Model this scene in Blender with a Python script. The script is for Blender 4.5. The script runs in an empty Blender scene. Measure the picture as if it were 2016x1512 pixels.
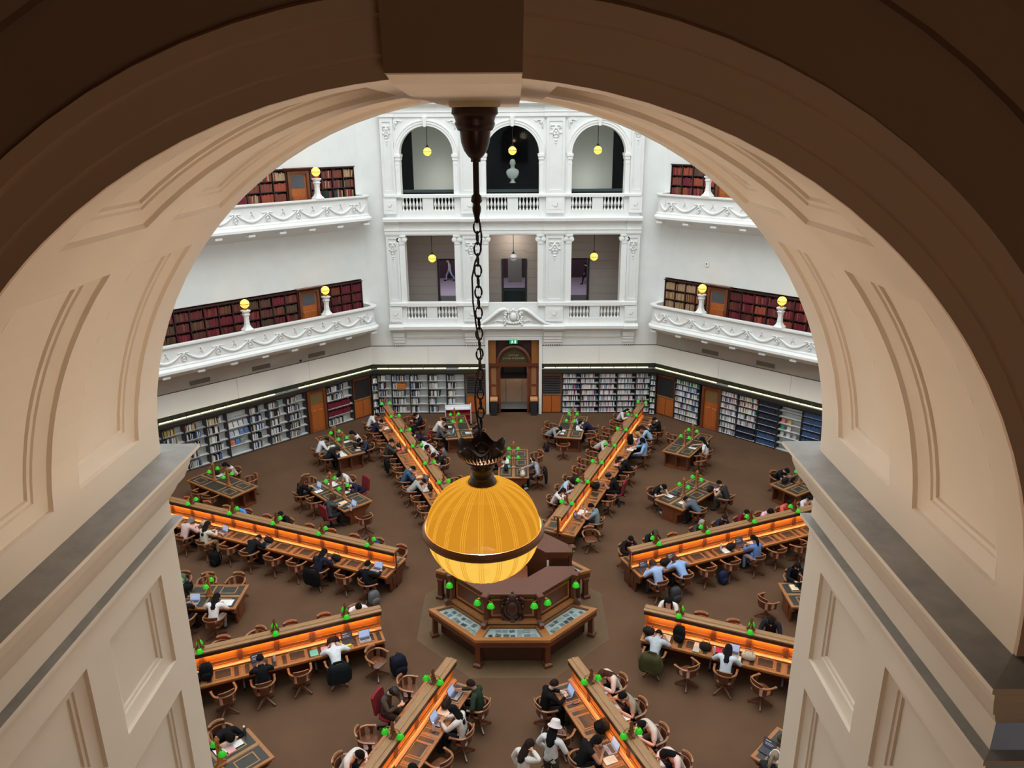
import bpy, bmesh, math, random
from math import sin, cos, pi, radians, sqrt, atan2, hypot
from mathutils import Vector as V, Matrix as Mx
random.seed(11)
SC = bpy.context.scene
COL = SC.collection
# ------------------------------------------------------------------ camera
cam_d = bpy.data.cameras.new('camera'); cam = bpy.data.objects.new('camera', cam_d); COL.objects.link(cam)
cam_d.sensor_width = 36.0; cam_d.lens = 1505.9 * 36 / 2016; cam_d.clip_start = 0.05; cam_d.clip_end = 200
r_, u_, f_ = V((0.99997159, 0.00406684, -0.0063464)), V((0.00472096, 0.31845317, 0.94792684)), V((-0.0058761, 0.94792987, -0.31842492))
cam.matrix_world = Mx(((r_.x, u_.x, -f_.x, 0.1373), (r_.y, u_.y, -f_.y, -19.6592), (r_.z, u_.z, -f_.z, 13.9871), (0, 0, 0, 1)))
SC.camera = cam
# ------------------------------------------------------------------ world, daylight from the dome, exposure
W = bpy.data.worlds.new('world'); SC.world = W; W.use_nodes = True
W.node_tree.nodes['Background'].inputs[0].default_value = (0.75, 0.85, 1, 1)
W.node_tree.nodes['Background'].inputs[1].default_value = 0.6
SC.view_settings.view_transform = 'Standard'; SC.view_settings.look = 'None'
SC.view_settings.gamma = 1.0; SC.view_settings.use_curve_mapping = False
SC.view_settings.exposure = 0.0
def lamp(kind, name, loc, energy, color, rot=(0, 0, 0), **kw):
    d = bpy.data.lights.new(name, kind); d.energy = energy; d.color = color
    for k, v in kw.items(): setattr(d, k, v)
    o = bpy.data.objects.new(name, d); o.location = loc; o.rotation_euler = rot; COL.objects.link(o); return o
lamp('AREA', 'dome_skylight', (0, 0, 29), 7300, (0.90, 0.96, 1.0), shape='DISK', size=25)
lamp('POINT', 'corridor_fill', (0.9, -21.6, 13.2), 27, (1.0, 0.82, 0.6), shadow_soft_size=0.3)  # added fill behind the camera, lifts the dark arch face
SC.cycles.max_bounces = 8; SC.cycles.diffuse_bounces = 5; SC.cycles.glossy_bounces = 3
SC.cycles.transmission_bounces = 4; SC.cycles.sample_clamp_indirect = 6
SC.cycles.caustics_reflective = False; SC.cycles.caustics_refractive = False

# ------------------------------------------------------------------ materials
def lin(c):
    return tuple((x / 12.92 if x <= 0.04045 else ((x + 0.055) / 1.055) ** 2.4) for x in [y / 255 for y in c]) + (1,)
def mat(name, rgb, rough=0.55, metal=0, var=0.0, scale=6, wood=False, emit=0, emit_rgb=None, bump=0.0, stretch=None, coat=0, spec=0.5):
    m = bpy.data.materials.new(name); m.use_nodes = True; nt = m.node_tree; b = nt.nodes['Principled BSDF']
    c = lin(rgb); b.inputs['Base Color'].default_value = c; b.inputs['Roughness'].default_value = rough
    b.inputs['Metallic'].default_value = metal; b.inputs['Coat Weight'].default_value = coat; b.inputs['Coat Roughness'].default_value = 0.15
    b.inputs['Specular IOR Level'].default_value = spec
    if var or bump:
        tc = nt.nodes.new('ShaderNodeTexCoord'); mp = nt.nodes.new('ShaderNodeMapping'); nz = nt.nodes.new('ShaderNodeTexNoise')
        nt.links.new(tc.outputs['Object'], mp.inputs[0]); nt.links.new(mp.outputs[0], nz.inputs['Vector'])
        mp.inputs['Scale'].default_value = stretch or ((1.5, 14, 14) if wood else (1, 1, 1))
        nz.inputs['Scale'].default_value = scale; nz.inputs['Detail'].default_value = 5; nz.inputs['Roughness'].default_value = 0.6
        if var:
            rp = nt.nodes.new('ShaderNodeValToRGB'); e = rp.color_ramp.elements
            e[0].position = 0.3; e[1].position = 0.7
            e[0].color = tuple(x * (1 - var) for x in c[:3]) + (1,); e[1].color = tuple(min(1, x * (1 + var)) for x in c[:3]) + (1,)
            nt.links.new(nz.outputs['Fac'], rp.inputs[0]); nt.links.new(rp.outputs[0], b.inputs['Base Color'])
        if bump:
            bp = nt.nodes.new('ShaderNodeBump'); bp.inputs['Strength'].default_value = bump; bp.inputs['Distance'].default_value = 0.01
            nt.links.new(nz.outputs['Fac'], bp.inputs['Height']); nt.links.new(bp.outputs[0], b.inputs['Normal'])
    if emit:
        b.inputs['Emission Color'].default_value = lin(emit_rgb or rgb); b.inputs['Emission Strength'].default_value = emit
    return m
def lit_glass(name, rgb, e_rgb, e, clear_):
    m = mat(name, rgb, 1.0, emit=e, emit_rgb=e_rgb, spec=0); nt = m.node_tree; b = nt.nodes['Principled BSDF']; o = nt.nodes['Material Output']
    mx = nt.nodes.new('ShaderNodeMixShader'); t = nt.nodes.new('ShaderNodeBsdfTransparent'); t.inputs[0].default_value = (1, .9, .75, 1); mx.inputs[0].default_value = clear_
    nt.links.new(b.outputs[0], mx.inputs[1]); nt.links.new(t.outputs[0], mx.inputs[2]); nt.links.new(mx.outputs[0], o.inputs[0]); return m
def glass(name, rgb, alpha_rough=0.05, mixf=0.12):
    m = bpy.data.materials.new(name); m.use_nodes = True; nt = m.node_tree; nt.nodes.clear()
    o = nt.nodes.new('ShaderNodeOutputMaterial'); mx = nt.nodes.new('ShaderNodeMixShader'); t = nt.nodes.new('ShaderNodeBsdfTransparent'); g = nt.nodes.new('ShaderNodeBsdfGlossy')
    t.inputs[0].default_value = lin(rgb); g.inputs['Roughness'].default_value = alpha_rough; mx.inputs[0].default_value = mixf
    nt.links.new(t.outputs[0], mx.inputs[1]); nt.links.new(g.outputs[0], mx.inputs[2]); nt.links.new(mx.outputs[0], o.inputs[0]); return m
K = {}
K['white'] = mat('painted_plaster', (229, 230, 227), 0.6, var=0.03, scale=1.5)
K['trim'] = mat('painted_moulding', (236, 236, 233), 0.5, var=0.02, scale=3)
K['cream'] = mat('cream_plaster', (226, 212, 195), 0.6, var=0.03, scale=2)
K['stone'] = mat('grey_ledge_stone', (132, 128, 122), 0.7, var=0.15, scale=14)
K['mount'] = mat('cream_mount', (196, 180, 150), 0.6, var=0.03)
K['panel'] = mat('white_wall_panel', (233, 231, 226), 0.45, var=0.03, scale=0.8)
K['dado'] = mat('buff_plaster', (216, 203, 188), 0.6, var=0.05, scale=1)
K['groove'] = mat('groove_dark', (92, 84, 76), 0.7)
K['shadow_brown'] = mat('corridor_paint', (150, 122, 100), 0.75, var=0.05, scale=3)  # brown of the corridor; on the keystone front it stands in for shade
K['archi'] = mat('archivolt_lit_tone', (200, 172, 148), 0.7, var=0.04, scale=3)  # paler than the corridor brown: light on the archivolt put into its colour
K['carpet'] = mat('brown_carpet', (98, 73, 55), 0.95, var=0.13, scale=0.5, bump=0.05, spec=0.1)
K['ring'] = mat('ochre_vinyl', (96, 74, 48), 0.8, var=0.1, scale=3)
K['oak'] = mat('oak', (160, 103, 54), 0.38, var=0.22, scale=2.5, wood=True, coat=0.3)
K['oak_light'] = mat('worn_oak', (152, 112, 72), 0.45, var=0.2, scale=2.5, wood=True, coat=0.1)
K['oak_panel'] = mat('honey_oak_panel', (178, 104, 44), 0.4, var=0.18, scale=2.5, wood=True, coat=0.3)
K['mahog'] = mat('mahogany', (92, 48, 28), 0.36, var=0.25, scale=2.5, wood=True, coat=0.3)
K['mahog_v'] = mat('mahogany_upright', (112, 62, 37), 0.36, var=0.25, scale=2.5, wood=True, stretch=(14, 14, 1.5), coat=0.3)
K['dkwood'] = mat('dark_wood', (64, 34, 22), 0.42, var=0.25, scale=2.5, wood=True, coat=0.2)
K['chair'] = mat('chair_wood', (104, 60, 36), 0.35, var=0.22, scale=5, coat=0.35)
K['chair_rail'] = mat('chair_rail_highlight', (146, 96, 60), 0.33, var=0.2, scale=5, coat=0.35)  # tan puts the highlights along rail and crest into the colour
K['chair_dk'] = mat('chair_dark_wood', (92, 50, 30), 0.35, var=0.22, scale=5, coat=0.3)
K['doorwood'] = mat('door_oak', (176, 96, 44), 0.36, var=0.2, scale=2.2, stretch=(12, 12, 1.2), coat=0.3)
K['leather'] = mat('dark_green_leather', (52, 50, 44), 0.36, var=0.2, scale=20, coat=0.15)
K['brass'] = mat('brass', (150, 110, 60), 0.35, 0.9)
K['bronze'] = mat('dark_bronze', (44, 32, 26), 0.42, 0.6, var=0.3, scale=40)
K['canopy'] = mat('plum_canopy', (52, 32, 32), 0.35, 0.3)
K['black'] = mat('black', (14, 14, 15), 0.5)
K['charcoal'] = mat('charcoal', (38, 38, 40), 0.6)
K['olive_dark'] = mat('dark_fascia', (50, 49, 38), 0.6)
K['steel'] = mat('steel', (120, 122, 122), 0.4, 0.7)
K['shelf'] = mat('white_shelf', (220, 221, 219), 0.5)
K['shelf_dk'] = mat('shelf_end', (46, 44, 44), 0.5)
K['shelf_lip'] = mat('shelf_lip', (120, 118, 116), 0.5)
K['gcase'] = mat('gallery_case', (56, 28, 24), 0.45, var=0.2, scale=4)
K['slate'] = mat('slate_board', (40, 40, 42), 0.45)
K['vent'] = mat('vent_metal', (112, 102, 90), 0.5, var=0.1, scale=30)
K['red'] = mat('red_fabric', (122, 20, 34), 0.85, var=0.1, scale=20)
K['globe'] = lit_glass('globe_glass', (0, 0, 0), (255, 172, 46), 0.68, 0.05)
K['globe_hi'] = lit_glass('globe_glass_lower', (0, 0, 0), (255, 202, 84), 0.98, 0.05)
K['globe_rib'] = mat('globe_rib', (0, 0, 0), 1.0, emit=0.84, emit_rgb=(255, 180, 58), spec=0)
K['globe_far'] = mat('small_globe_glass', (255, 214, 110), 0.3, emit=1.6, emit_rgb=(255, 196, 70))
K['globe_off'] = mat('unlit_globe', (205, 206, 208), 0.25)
K['green'] = mat('green_shade', (44, 186, 34), 0.25, emit=0.13, emit_rgb=(70, 255, 20))
K['green2'] = mat('green_shade_warm', (100, 220, 20), 0.25, emit=0.6, emit_rgb=(140, 255, 30))
K['tube'] = mat('lit_tube', (255, 240, 170), 0.4, emit=1.7, emit_rgb=(255, 238, 170))
K['tube_off'] = mat('unlit_tube', (150, 150, 140), 0.4)
K['screen'] = mat('lit_screen', (150, 170, 205), 0.2, emit=0.55, emit_rgb=(150, 170, 210))
K['screen_dim'] = mat('dim_screen', (70, 72, 84), 0.2, emit=0.15, emit_rgb=(90, 95, 120))
K['exit'] = mat('exit_green', (10, 150, 80), 0.4, emit=0.6, emit_rgb=(10, 150, 90))
K['exit_w'] = mat('exit_white', (190, 255, 220), 0.4, emit=1.1, emit_rgb=(190, 255, 220))
K['paper'] = mat('white_paper', (232, 230, 226), 0.7)
K['paper_w'] = mat('warm_paper', (232, 205, 180), 0.7)
K['pink'] = mat('pink_paper', (226, 176, 176), 0.7)
K['teal'] = mat('teal_card', (110, 196, 172), 0.6)
K['navy_wall'] = mat('navy_wall', (14, 17, 24), 0.8, spec=0.1)
K['navy_trim'] = mat('dark_green_frame', (44, 58, 60), 0.5)
K['pale_board'] = mat('pale_grey_board', (196, 194, 188), 0.7, var=0.05, scale=0.6)
K['lilac'] = mat('lilac_floor', (168, 160, 172), 0.6)
K['plum'] = mat('plum_wall', (64, 38, 46), 0.7, var=0.2, scale=4)
K['marble'] = mat('white_marble', (220, 218, 212), 0.4)
K['tan'] = mat('tan_stone', (188, 156, 130), 0.5, var=0.08, scale=2)
K['lettering'] = mat('gilt_lettering', (176, 160, 120), 0.5)
K['clear'] = glass('clear_glass', (235, 240, 240), 0.03, 0.008)
K['dim_glass'] = glass('smoked_glass', (120, 110, 90), 0.05, 0.08)
_rgb = {}
def paint(rgb, rough=0.6):
    k = tuple(int(x) for x in rgb) + (rough,)
    if k not in _rgb: _rgb[k] = mat('paint_%d_%d_%d' % k[:3], rgb, rough)
    return _rgb[k]
def cloth(rgb): 
    k = tuple(rgb) + ('c',)
    if k not in _rgb: _rgb[k] = mat('cloth_%d_%d_%d' % tuple(rgb), rgb, 0.9, var=0.12, scale=14, spec=0.15)
    return _rgb[k]

# ------------------------------------------------------------------ mesh builder
class MB:
    def __init__(s): s.v = []; s.f = []; s.mi = []; s.m = 0; s.T = None
    def add(s, vs, fs, m=None):
        n = len(s.v); T = s.T
        s.v += [tuple(T @ V(p)) for p in vs] if T else [tuple(p) for p in vs]
        s.f += [tuple(i + n for i in f) for f in fs]; s.mi += [s.m if m is None else m] * len(fs); return s
    def box(s, x0, x1, y0, y1, z0, z1, m=None):
        return s.add([(x0, y0, z0), (x1, y0, z0), (x1, y1, z0), (x0, y1, z0), (x0, y0, z1), (x1, y0, z1), (x1, y1, z1), (x0, y1, z1)],
                     [(3, 2, 1, 0), (4, 5, 6, 7), (0, 1, 5, 4), (1, 2, 6, 5), (2, 3, 7, 6), (3, 0, 4, 7)], m)
    def bbox(s, x0, x1, y0, y1, z0, z1, b=0.01, m=None):   # box with a chamfered top
        return s.loft([[(x0, y0, z0), (x1, y0, z0), (x1, y1, z0), (x0, y1, z0)], [(x0, y0, z1 - b), (x1, y0, z1 - b), (x1, y1, z1 - b), (x0, y1, z1 - b)],
                       [(x0 + b, y0 + b, z1), (x1 - b, y0 + b, z1), (x1 - b, y1 - b, z1), (x0 + b, y1 - b, z1)]], m=m)
    def loft(s, rings, closed=True, caps=True, m=None, loop=False):
        n = len(rings[0]); vs = [p for r in rings for p in r]; fs = []
        R = len(rings)
        for i in range(R if loop else R - 1):
            a, b = i * n, ((i + 1) % R) * n
            for j in range(n if closed else n - 1):
                k = (j + 1) % n; fs.append((a + j, a + k, b + k, b + j))
        if caps and not loop and closed: fs += [tuple(range(n - 1, -1, -1)), tuple((R - 1) * n + j for j in range(n))]
        return s.add(vs, fs, m)
    def tube(s, pts, r, n=6, closed=False, flat=1.0, up=None, m=None):
        pts = [V(p) for p in pts]; N = len(pts); rs = r if isinstance(r, (list, tuple)) else [r] * N; rings = []
        for i, p in enumerate(pts):
            a = pts[(i - 1) % N] if (closed or i > 0) else p; b = pts[(i + 1) % N] if (closed or i < N - 1) else p
            d = (b - a).normalized(); ref = V(up) if up else (V((0, 0, 1)) if abs(d.z) < 0.9 else V((1, 0, 0)))
            x = d.cross(ref); x = x.normalized() if x.length > 1e-6 else V((1, 0, 0)); y = x.cross(d).normalized()
            rings.append([p + x * cos(2 * pi * j / n + pi / n) * rs[i] + y * sin(2 * pi * j / n + pi / n) * rs[i] * flat for j in range(n)])
        return s.loft(rings, m=m, loop=closed)
    def lathe(s, prof, n=12, c=(0, 0, 0), m=None, a0=0, sweep=2 * pi, rot=0):
        full = abs(sweep - 2 * pi) < 1e-6; k = n if full else n + 1
        rings = [[(c[0] + r * cos(a0 + rot + sweep * j / n), c[1] + r * sin(a0 + rot + sweep * j / n), c[2] + z) for j in range(k)] for r, z in prof]
        return s.loft(rings, closed=full, caps=full, m=m)
    def ball(s, c, r, n=8, k=6, m=None):
        if not isinstance(r, (tuple, list)): r = (r, r, r)
        rings = []
        for i in range(k + 1):
            t = pi * i / k - pi / 2; q = max(cos(t), 0.02)
            rings.append([(c[0] + r[0] * q * cos(2 * pi * j / n), c[1] + r[1] * q * sin(2 * pi * j / n), c[2] + r[2] * sin(t)) for j in range(n)])
        return s.loft(rings, m=m)
    def prism(s, poly, d0, d1, fr, m=None):   # poly of (a,b); fr(a,b,d) -> point
        n = len(poly)
        return s.add([fr(a, b, d0) for a, b in poly] + [fr(a, b, d1) for a, b in poly],
                     [tuple(range(n)), tuple(range(2 * n - 1, n - 1, -1))] + [(j, j + n, (j + 1) % n + n, (j + 1) % n) for j in range(n)], m)
    def mesh(s, name, mats, smooth=False):
        me = bpy.data.meshes.new(name); me.from_pydata(s.v, [], s.f)
        for x in (mats if isinstance(mats, (list, tuple)) else [mats]): me.materials.append(K[x] if isinstance(x, str) else x)
        if len(me.materials) > 1: me.polygons.foreach_set('material_index', s.mi)
        bm = bmesh.new(); bm.from_mesh(me); bmesh.ops.recalc_face_normals(bm, faces=bm.faces); bm.to_mesh(me); bm.free()
        if smooth: 
            me.polygons.foreach_set('use_smooth', [True] * len(me.polygons))
            try: me.set_sharp_from_angle(angle=radians(50 if smooth is True else smooth))
            except Exception: pass
        me.update(); return me
    def build(s, name, mats, parent=None, smooth=False, M=None, **kw):
        return put(name, s.mesh(name, mats, smooth), parent, M, **kw)
def XY(x, y, z=0, rot=0): return Mx.Translation((x, y, z)) @ Mx.Rotation(rot, 4, 'Z')
def put(name, me, parent=None, M=None, **kw):
    o = bpy.data.objects.new(name, me); COL.objects.link(o)
    if parent: o.parent = parent
    if M is not None: o.matrix_basis = M
    for k, v in kw.items():
        if v is not None: o[k] = v
    return o
LABELS = {}
def thing(name, label, category, M=None, group=None, me=None):
    w = label.split()
    if label in LABELS and not group: print('DUPLABEL', label)
    if not 4 <= len(w) <= 16: print('LABELLEN', len(w), label)
    LABELS[label] = 1
    return put(name, me, None, M, label=label, category=category, group=group)
def setting(name, me=None, M=None): return put(name, me, None, M, kind='structure')
class Tpl:
    """a thing's parts (and sub-parts), copied for every instance with shared mesh data"""
    def __init__(s): s.parts = []
    def part(s, name, me, M=None, label=None): s.parts.append((name, me, M or Mx.Identity(4), [], label)); return s.parts[-1][3]
    def make(s, root, swap=None):
        for name, me, M, subs, lb in s.parts:
            o = put(name, me, root, M, label=lb)
            for n2, me2, M2 in subs: put(n2, me2, o, M2)
        return root
ORD = ['first', 'second', 'third', 'fourth', 'fifth', 'sixth', 'seventh', 'eighth', 'ninth', 'tenth', 'eleventh', 'twelfth', 'thirteenth', 'fourteenth', 'fifteenth', 'sixteenth']
def o_(i): return ORD[i] if i < len(ORD) else str(i + 1) + 'th'
A = 17.2; WH = A * math.tan(pi / 8)
# ================================================================== SETTING
def octo(r, n=8, a0=22.5): return [(r * cos(radians(a0 + 45 * i)), r * sin(radians(a0 + 45 * i))) for i in range(n)]
CR = 17.9 / cos(pi / 8)
m = MB(); m.prism(octo(CR), -0.2, 0, lambda a, b, d: (a, b, d)); setting('floor', m.mesh('floor', 'carpet'))
m = MB(); oo, ii = octo(3.0), octo(1.0)
m.loft([[(x, y, 0.001) for x, y in ii], [(x, y, 0.006) for x, y in ii], [(x, y, 0.006) for x, y in oo], [(x, y, 0.001) for x, y in oo]], loop=True)
setting('trim_1', m.mesh('floor_ring', 'ring'))
RW = {'L': Mx.Rotation(pi / 4, 4, 'Z'), 'R': Mx.Rotation(-pi / 4, 4, 'Z'), 'F': Mx.Identity(4)}
SX = {'L': lambda s: WH - s, 'R': lambda s: s - WH, 'F': lambda s: s}
def sb(m, side, s0, s1, *r, **k):   # box given by distance along a side wall
    a, b = sorted((SX[side](s0), SX[side](s1))); return m.box(a, b, *r, **k)
def profx(m, prof, x0, x1, mi=None): return m.prism(prof, x0, x1, lambda a, b, d: (d, a, b), mi)

# ---- plain walls of the other sides (the photo shows next to nothing of them)
for nm, ang in (('wall_west', 90), ('wall_east', -90), ('wall_southwest', 135), ('wall_southeast', -135)):
    m = MB(); m.box(-WH - .3, WH + .3, A, A + .5, 2.69, 17); m.box(-WH - .3, WH + .3, A + .35, A + .6, 0, 2.69, 1)
    m.box(-WH, WH, A - .02, A, 2.69, 3.64, 2)
    setting(nm, m.mesh(nm, ['white', 'dkwood', 'panel']), Mx.Rotation(radians(ang), 4, 'Z'))
# ---- dome
m = MB(); rings = []
for t in range(0, 9):
    a = t / 8 * pi / 2; rr = max(0.6, 18.9 * cos(a)); rings.append([(x, y, 17 + 16 * sin(a)) for x, y in octo(rr)])
m.loft(rings, caps=False); m.loft([[(x, y, 16.8) for x, y in octo(19.2)], [(x, y, 17.2) for x, y in octo(19.2)], [(x, y, 17.2) for x, y in octo(18.4)], [(x, y, 16.8) for x, y in octo(18.4)]], loop=True)
setting('ceiling', m.mesh('dome', 'white'))

# ---- left and right side walls with their balconies
for sd, nm in (('L', 'wall_northwest'), ('R', 'wall_northeast')):
    m = MB(); x0, x1 = -WH, WH
    m.box(x0 - .25, x1 + .25, 17.75, 18.0, 0, 17)
    for z0, z1 in ((2.69, 5.0), (7.08, 9.7), (12.34, 17)): m.box(x0 - .08, x1 + .08, A, 17.75, z0, z1)
    for z0, z1 in ((5.0, 7.08), (9.7, 12.34)):       # corner returns beside the gallery bookcases
        sb(m, sd, -.08, .3, A, 17.75, z0, z1); m.box(x0, x1, 17.52, 17.75, z0, z1)
    m.box(x0 - .05, x1 + .05, A, A + .012, 3.64, 4.35, 1)
    w = setting(nm, m.mesh(nm, ['white', 'dado']), RW[sd])
    m = MB(); n = 4; dx = (x1 - x0) / n
    for i in range(n): put('panel', MB().box(x0 + dx * i + .012, x0 + dx * (i + 1) - .004, A - .03, A, 2.69, 3.63).mesh('panel', 'panel'), w)
    put('groove', MB().box(x0, x1, A - .034, A, 3.63, 3.66).mesh('groove', 'groove'), w)
    put('fascia', MB().box(x0, x1, A + .02, A + .6, 2.17, 2.70).mesh('fascia', 'olive_dark'), w)
    for q, (zr, rm) in enumerate(((5.88, 'lower'), (11.06, 'upper'))):
        e0, e1 = -WH + .12, WH - .12; path = []
        for t in range(6): a = t / 5 * pi / 2; path.append((e0 + .45 * (1 - sin(a)), 16.2 + .45 * (1 - cos(a)), (-cos(a), -sin(a))))
        path = [(e0, A, (-1, 0))] + [(e0 + .45 - .45 * cos(t / 5 * pi / 2), 16.65 - .45 * sin(t / 5 * pi / 2), (-cos(t / 5 * pi / 2), -sin(t / 5 * pi / 2))) for t in range(6)]
        path += [(-px, py, (-nx, ny)) for px, py, (nx, ny) in reversed(path)]
        prof = [(.10, 0), (.10, -.06), (.05, -.10), (.0, -.15), (0, -.80), (.04, -.86), (.04, -.91), (.15, -1.0), (.15, -1.1), (.05, -1.18), (-.05, -1.22), (-.3, -1.22), (-.3, -.95), (-.18, -.9), (-.18, 0)]
        m = MB(); m.loft([[(px + nx * o, py + ny * o, zr + z) for o, z in prof] for px, py, (nx, ny) in path])
        m.prism([(16.35, zr - 1.2), (A, zr - 1.6), (A, zr - 1.0), (16.35, zr - 1.0)], e0 + .3, e1 - .3, lambda a, b, d: (d, a, b))
        bal = setting('balcony', m.mesh('balcony', 'trim', 30), RW[sd])
        gm = MB()   # garland: swag with a small lyre in the middle
        pts = [(-.62 + 1.24 * t / 10, -.02, -.06 - .30 * sin(pi * t / 10)) for t in range(11)]
        gm.tube(pts, [.025 + .022 * sin(pi * t / 10) for t in range(11)], 6)
        gm.tube([(-.10, -.01, -.2), (-.05, -.015, -.05), (0, -.015, .04), (.05, -.015, -.05), (.10, -.01, -.2)], .02, 5); gm.tube([(-.06, -.01, -.08), (.06, -.01, -.08)], .015, 5); gm.ball((0, -.015, .07), .03, 6, 4)
        gme = gm.mesh('garland', 'trim', True)
        km = MB(); km.ball((0, -.02, -.02), (.06, .03, .07), 8, 5); km.tube([(.10 * cos(t / 8 * 2 * pi), -.02, -.17 + .12 * sin(t / 8 * 2 * pi)) for t in range(8)], .022, 5, closed=True); km.ball((0, -.02, -.17), (.05, .02, .06), 6, 4)
        for sg in (-1, 1): km.tube([(0, -.02, .02), (sg * .09, -.02, .07), (sg * .17, -.02, .05), (sg * .24, -.02, .07)], [.03, .02, .025, .01], 5)
        kme = km.mesh('festoon_knot', 'trim', True); bme = MB().bbox(-.15, .15, -.2, .2, -.09, 0, .02).mesh('modillion', 'trim')
        for k in range(10):
            s = 1.10 + 1.415 * k; x = SX[sd](s)
            if s < 13.6: put('festoon_knot', kme, bal, Mx.Translation((x, 16.19, zr - .42)))
            if s + .7 < 13.7: put('garland', gme, bal, Mx.Translation((SX[sd](s + .7075), 16.19, zr - .34)))
            put('modillion', bme, bal, Mx.Translation((SX[sd](s - .62), 16.36, zr - 1.22)))
        put('garland', gme, bal, Mx.Translation((SX[sd](.78), 16.19, zr - .34)) @ Mx.Scale(.46, 4, (1, 0, 0)))

# ---- ornaments shared by the far facade
def drop(sx):
    m = MB()
    for sg in (-1, 1):
        m.tube([(0, 0, 0), (sg * .07, -.02, .06), (sg * .17, -.02, .05), (sg * .19, -.02, -.05), (sg * .12, -.02, -.09), (sg * .09, -.02, -.03)], [.02, .028, .03, .028, .022, .012], 5)
        m.tube([(sg * .02, 0, -.02), (sg * .09, -.02, -.15), (sg * .13, -.02, -.25), (sg * .22, -.02, -.26)], [.03, .025, .028, .015], 5)
        m.tube([(0, -.01, -.3), (sg * .08, -.02, -.34), (sg * .1, -.02, -.42), (0, -.02, -.48)], [.02, .03, .025, .015], 5)
    m.tube([(-.21, -.01, -.27), (0, -.02, -.3), (.21, -.01, -.27)], .022, 5); m.ball((0, -.02, -.06), (.05, .03, .07), 6, 4); m.ball((0, -.02, -.2), (.04, .03, .06), 6, 4)
    m.lathe([(.005, -.64), (.06, -.60), (.03, -.54)], 6); m.ball((0, -.01, -.70), (.04, .02, .04), 6, 4); m.ball((0, -.01, -.79), (.02, .02, .035), 6, 4)
    m.v = [(x * sx, y, z) for x, y, z in m.v]; return m.mesh('carved_drop', 'trim', True)
drop_w, drop_n = drop(1.25), drop(.8)
m = MB()
for sg in (0, 1): m.tube([(0, 0, 0), (.1, -.02, -.03), (.24, -.02, -.02), (.34, -.02, -.07), (.42, 0, -.02)] if sg else [(0, 0, 0), (.03, -.02, -.1), (.02, -.02, -.24), (.07, -.02, -.34), (.02, 0, -.42)], [.025, .03, .025, .02, .01], 5)
m.tube([(.02, 0, -.02), (.12, -.02, -.14), (.2, -.02, -.12), (.17, -.02, -.06)], [.03, .03, .02, .012], 5); m.tube([(.02, 0, -.02), (.11, -.02, -.2), (.08, -.02, -.26)], [.02, .02, .01], 5); m.ball((.1, -.015, -.1), (.05, .02, .05), 6, 4)
spand = m.mesh('spandrel_leaf', 'trim', True)
m = MB(); m.tube([(-.14, 0, .06), (-.1, -.02, -.04), (0, -.02, -.09), (.1, -.02, -.04), (.14, 0, .06)], [.02, .03, .04, .03, .02], 5); m.ball((0, -.01, .02), (.035, .02, .05), 6, 4)
swagp = m.mesh('panel_swag', 'trim', True)
bal_p = [(.045, 0), (.045, .05), (.03, .07), (.022, .13), (.035, .19), (.062, .25), (.066, .30), (.04, .40), (.024, .48), (.03, .52), (.045, .54), (.045, .60)]
baluster = MB().lathe(bal_p, 8).mesh('baluster', 'trim', True)

# ---- far wall and facade
w = setting('wall_far')
def fp(name, m, mt='white', sm=False, M=None): return put(name, m.mesh(name, mt, sm), w, M)
m = MB()
for sg in (-1, 1):
    a, b = sorted((sg * 1.27, sg * 7.5)); m.box(a, b, 17.6, 17.8, 0, 4.8)
    a, b = sorted((sg * 1.27, sg * 7.16)); m.box(a, b, A, 17.6, 2.69, 4.8)
    a, b = sorted((sg * 5.98, sg * 7.16)); m.box(a, b, A, 17.75, 4.8, 17)
m.box(-1.27, 1.27, A, 17.8, 3.93, 4.8); m.box(-5.98, 5.98, 17.1, 17.75, 15.0, 17); fp('wall', m)
for sg in (-1, 1):
    for i in range(2):
        a, b = sorted((sg * (1.46 + 2.83 * i), sg * (4.28 + 2.83 * i))); fp('panel', MB().box(a, b, A - .03, A, 2.69, 3.63), 'panel')
    a, b = sorted((sg * 1.42, sg * 7.12)); fp('groove', MB().box(a, b, A - .034, A, 3.63, 3.66), 'groove')
    fp('fascia', MB().box(a, b, A + .02, A + .6, 2.17, 2.70), 'olive_dark')
FY = 17.05
OC = (-3.98, 0, 3.98); OH = 1.235
piers = ((-5.98, -3.98 - OH), (-3.98 + OH, -OH), (OH, 3.98 - OH), (3.98 + OH, 5.98))
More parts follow.
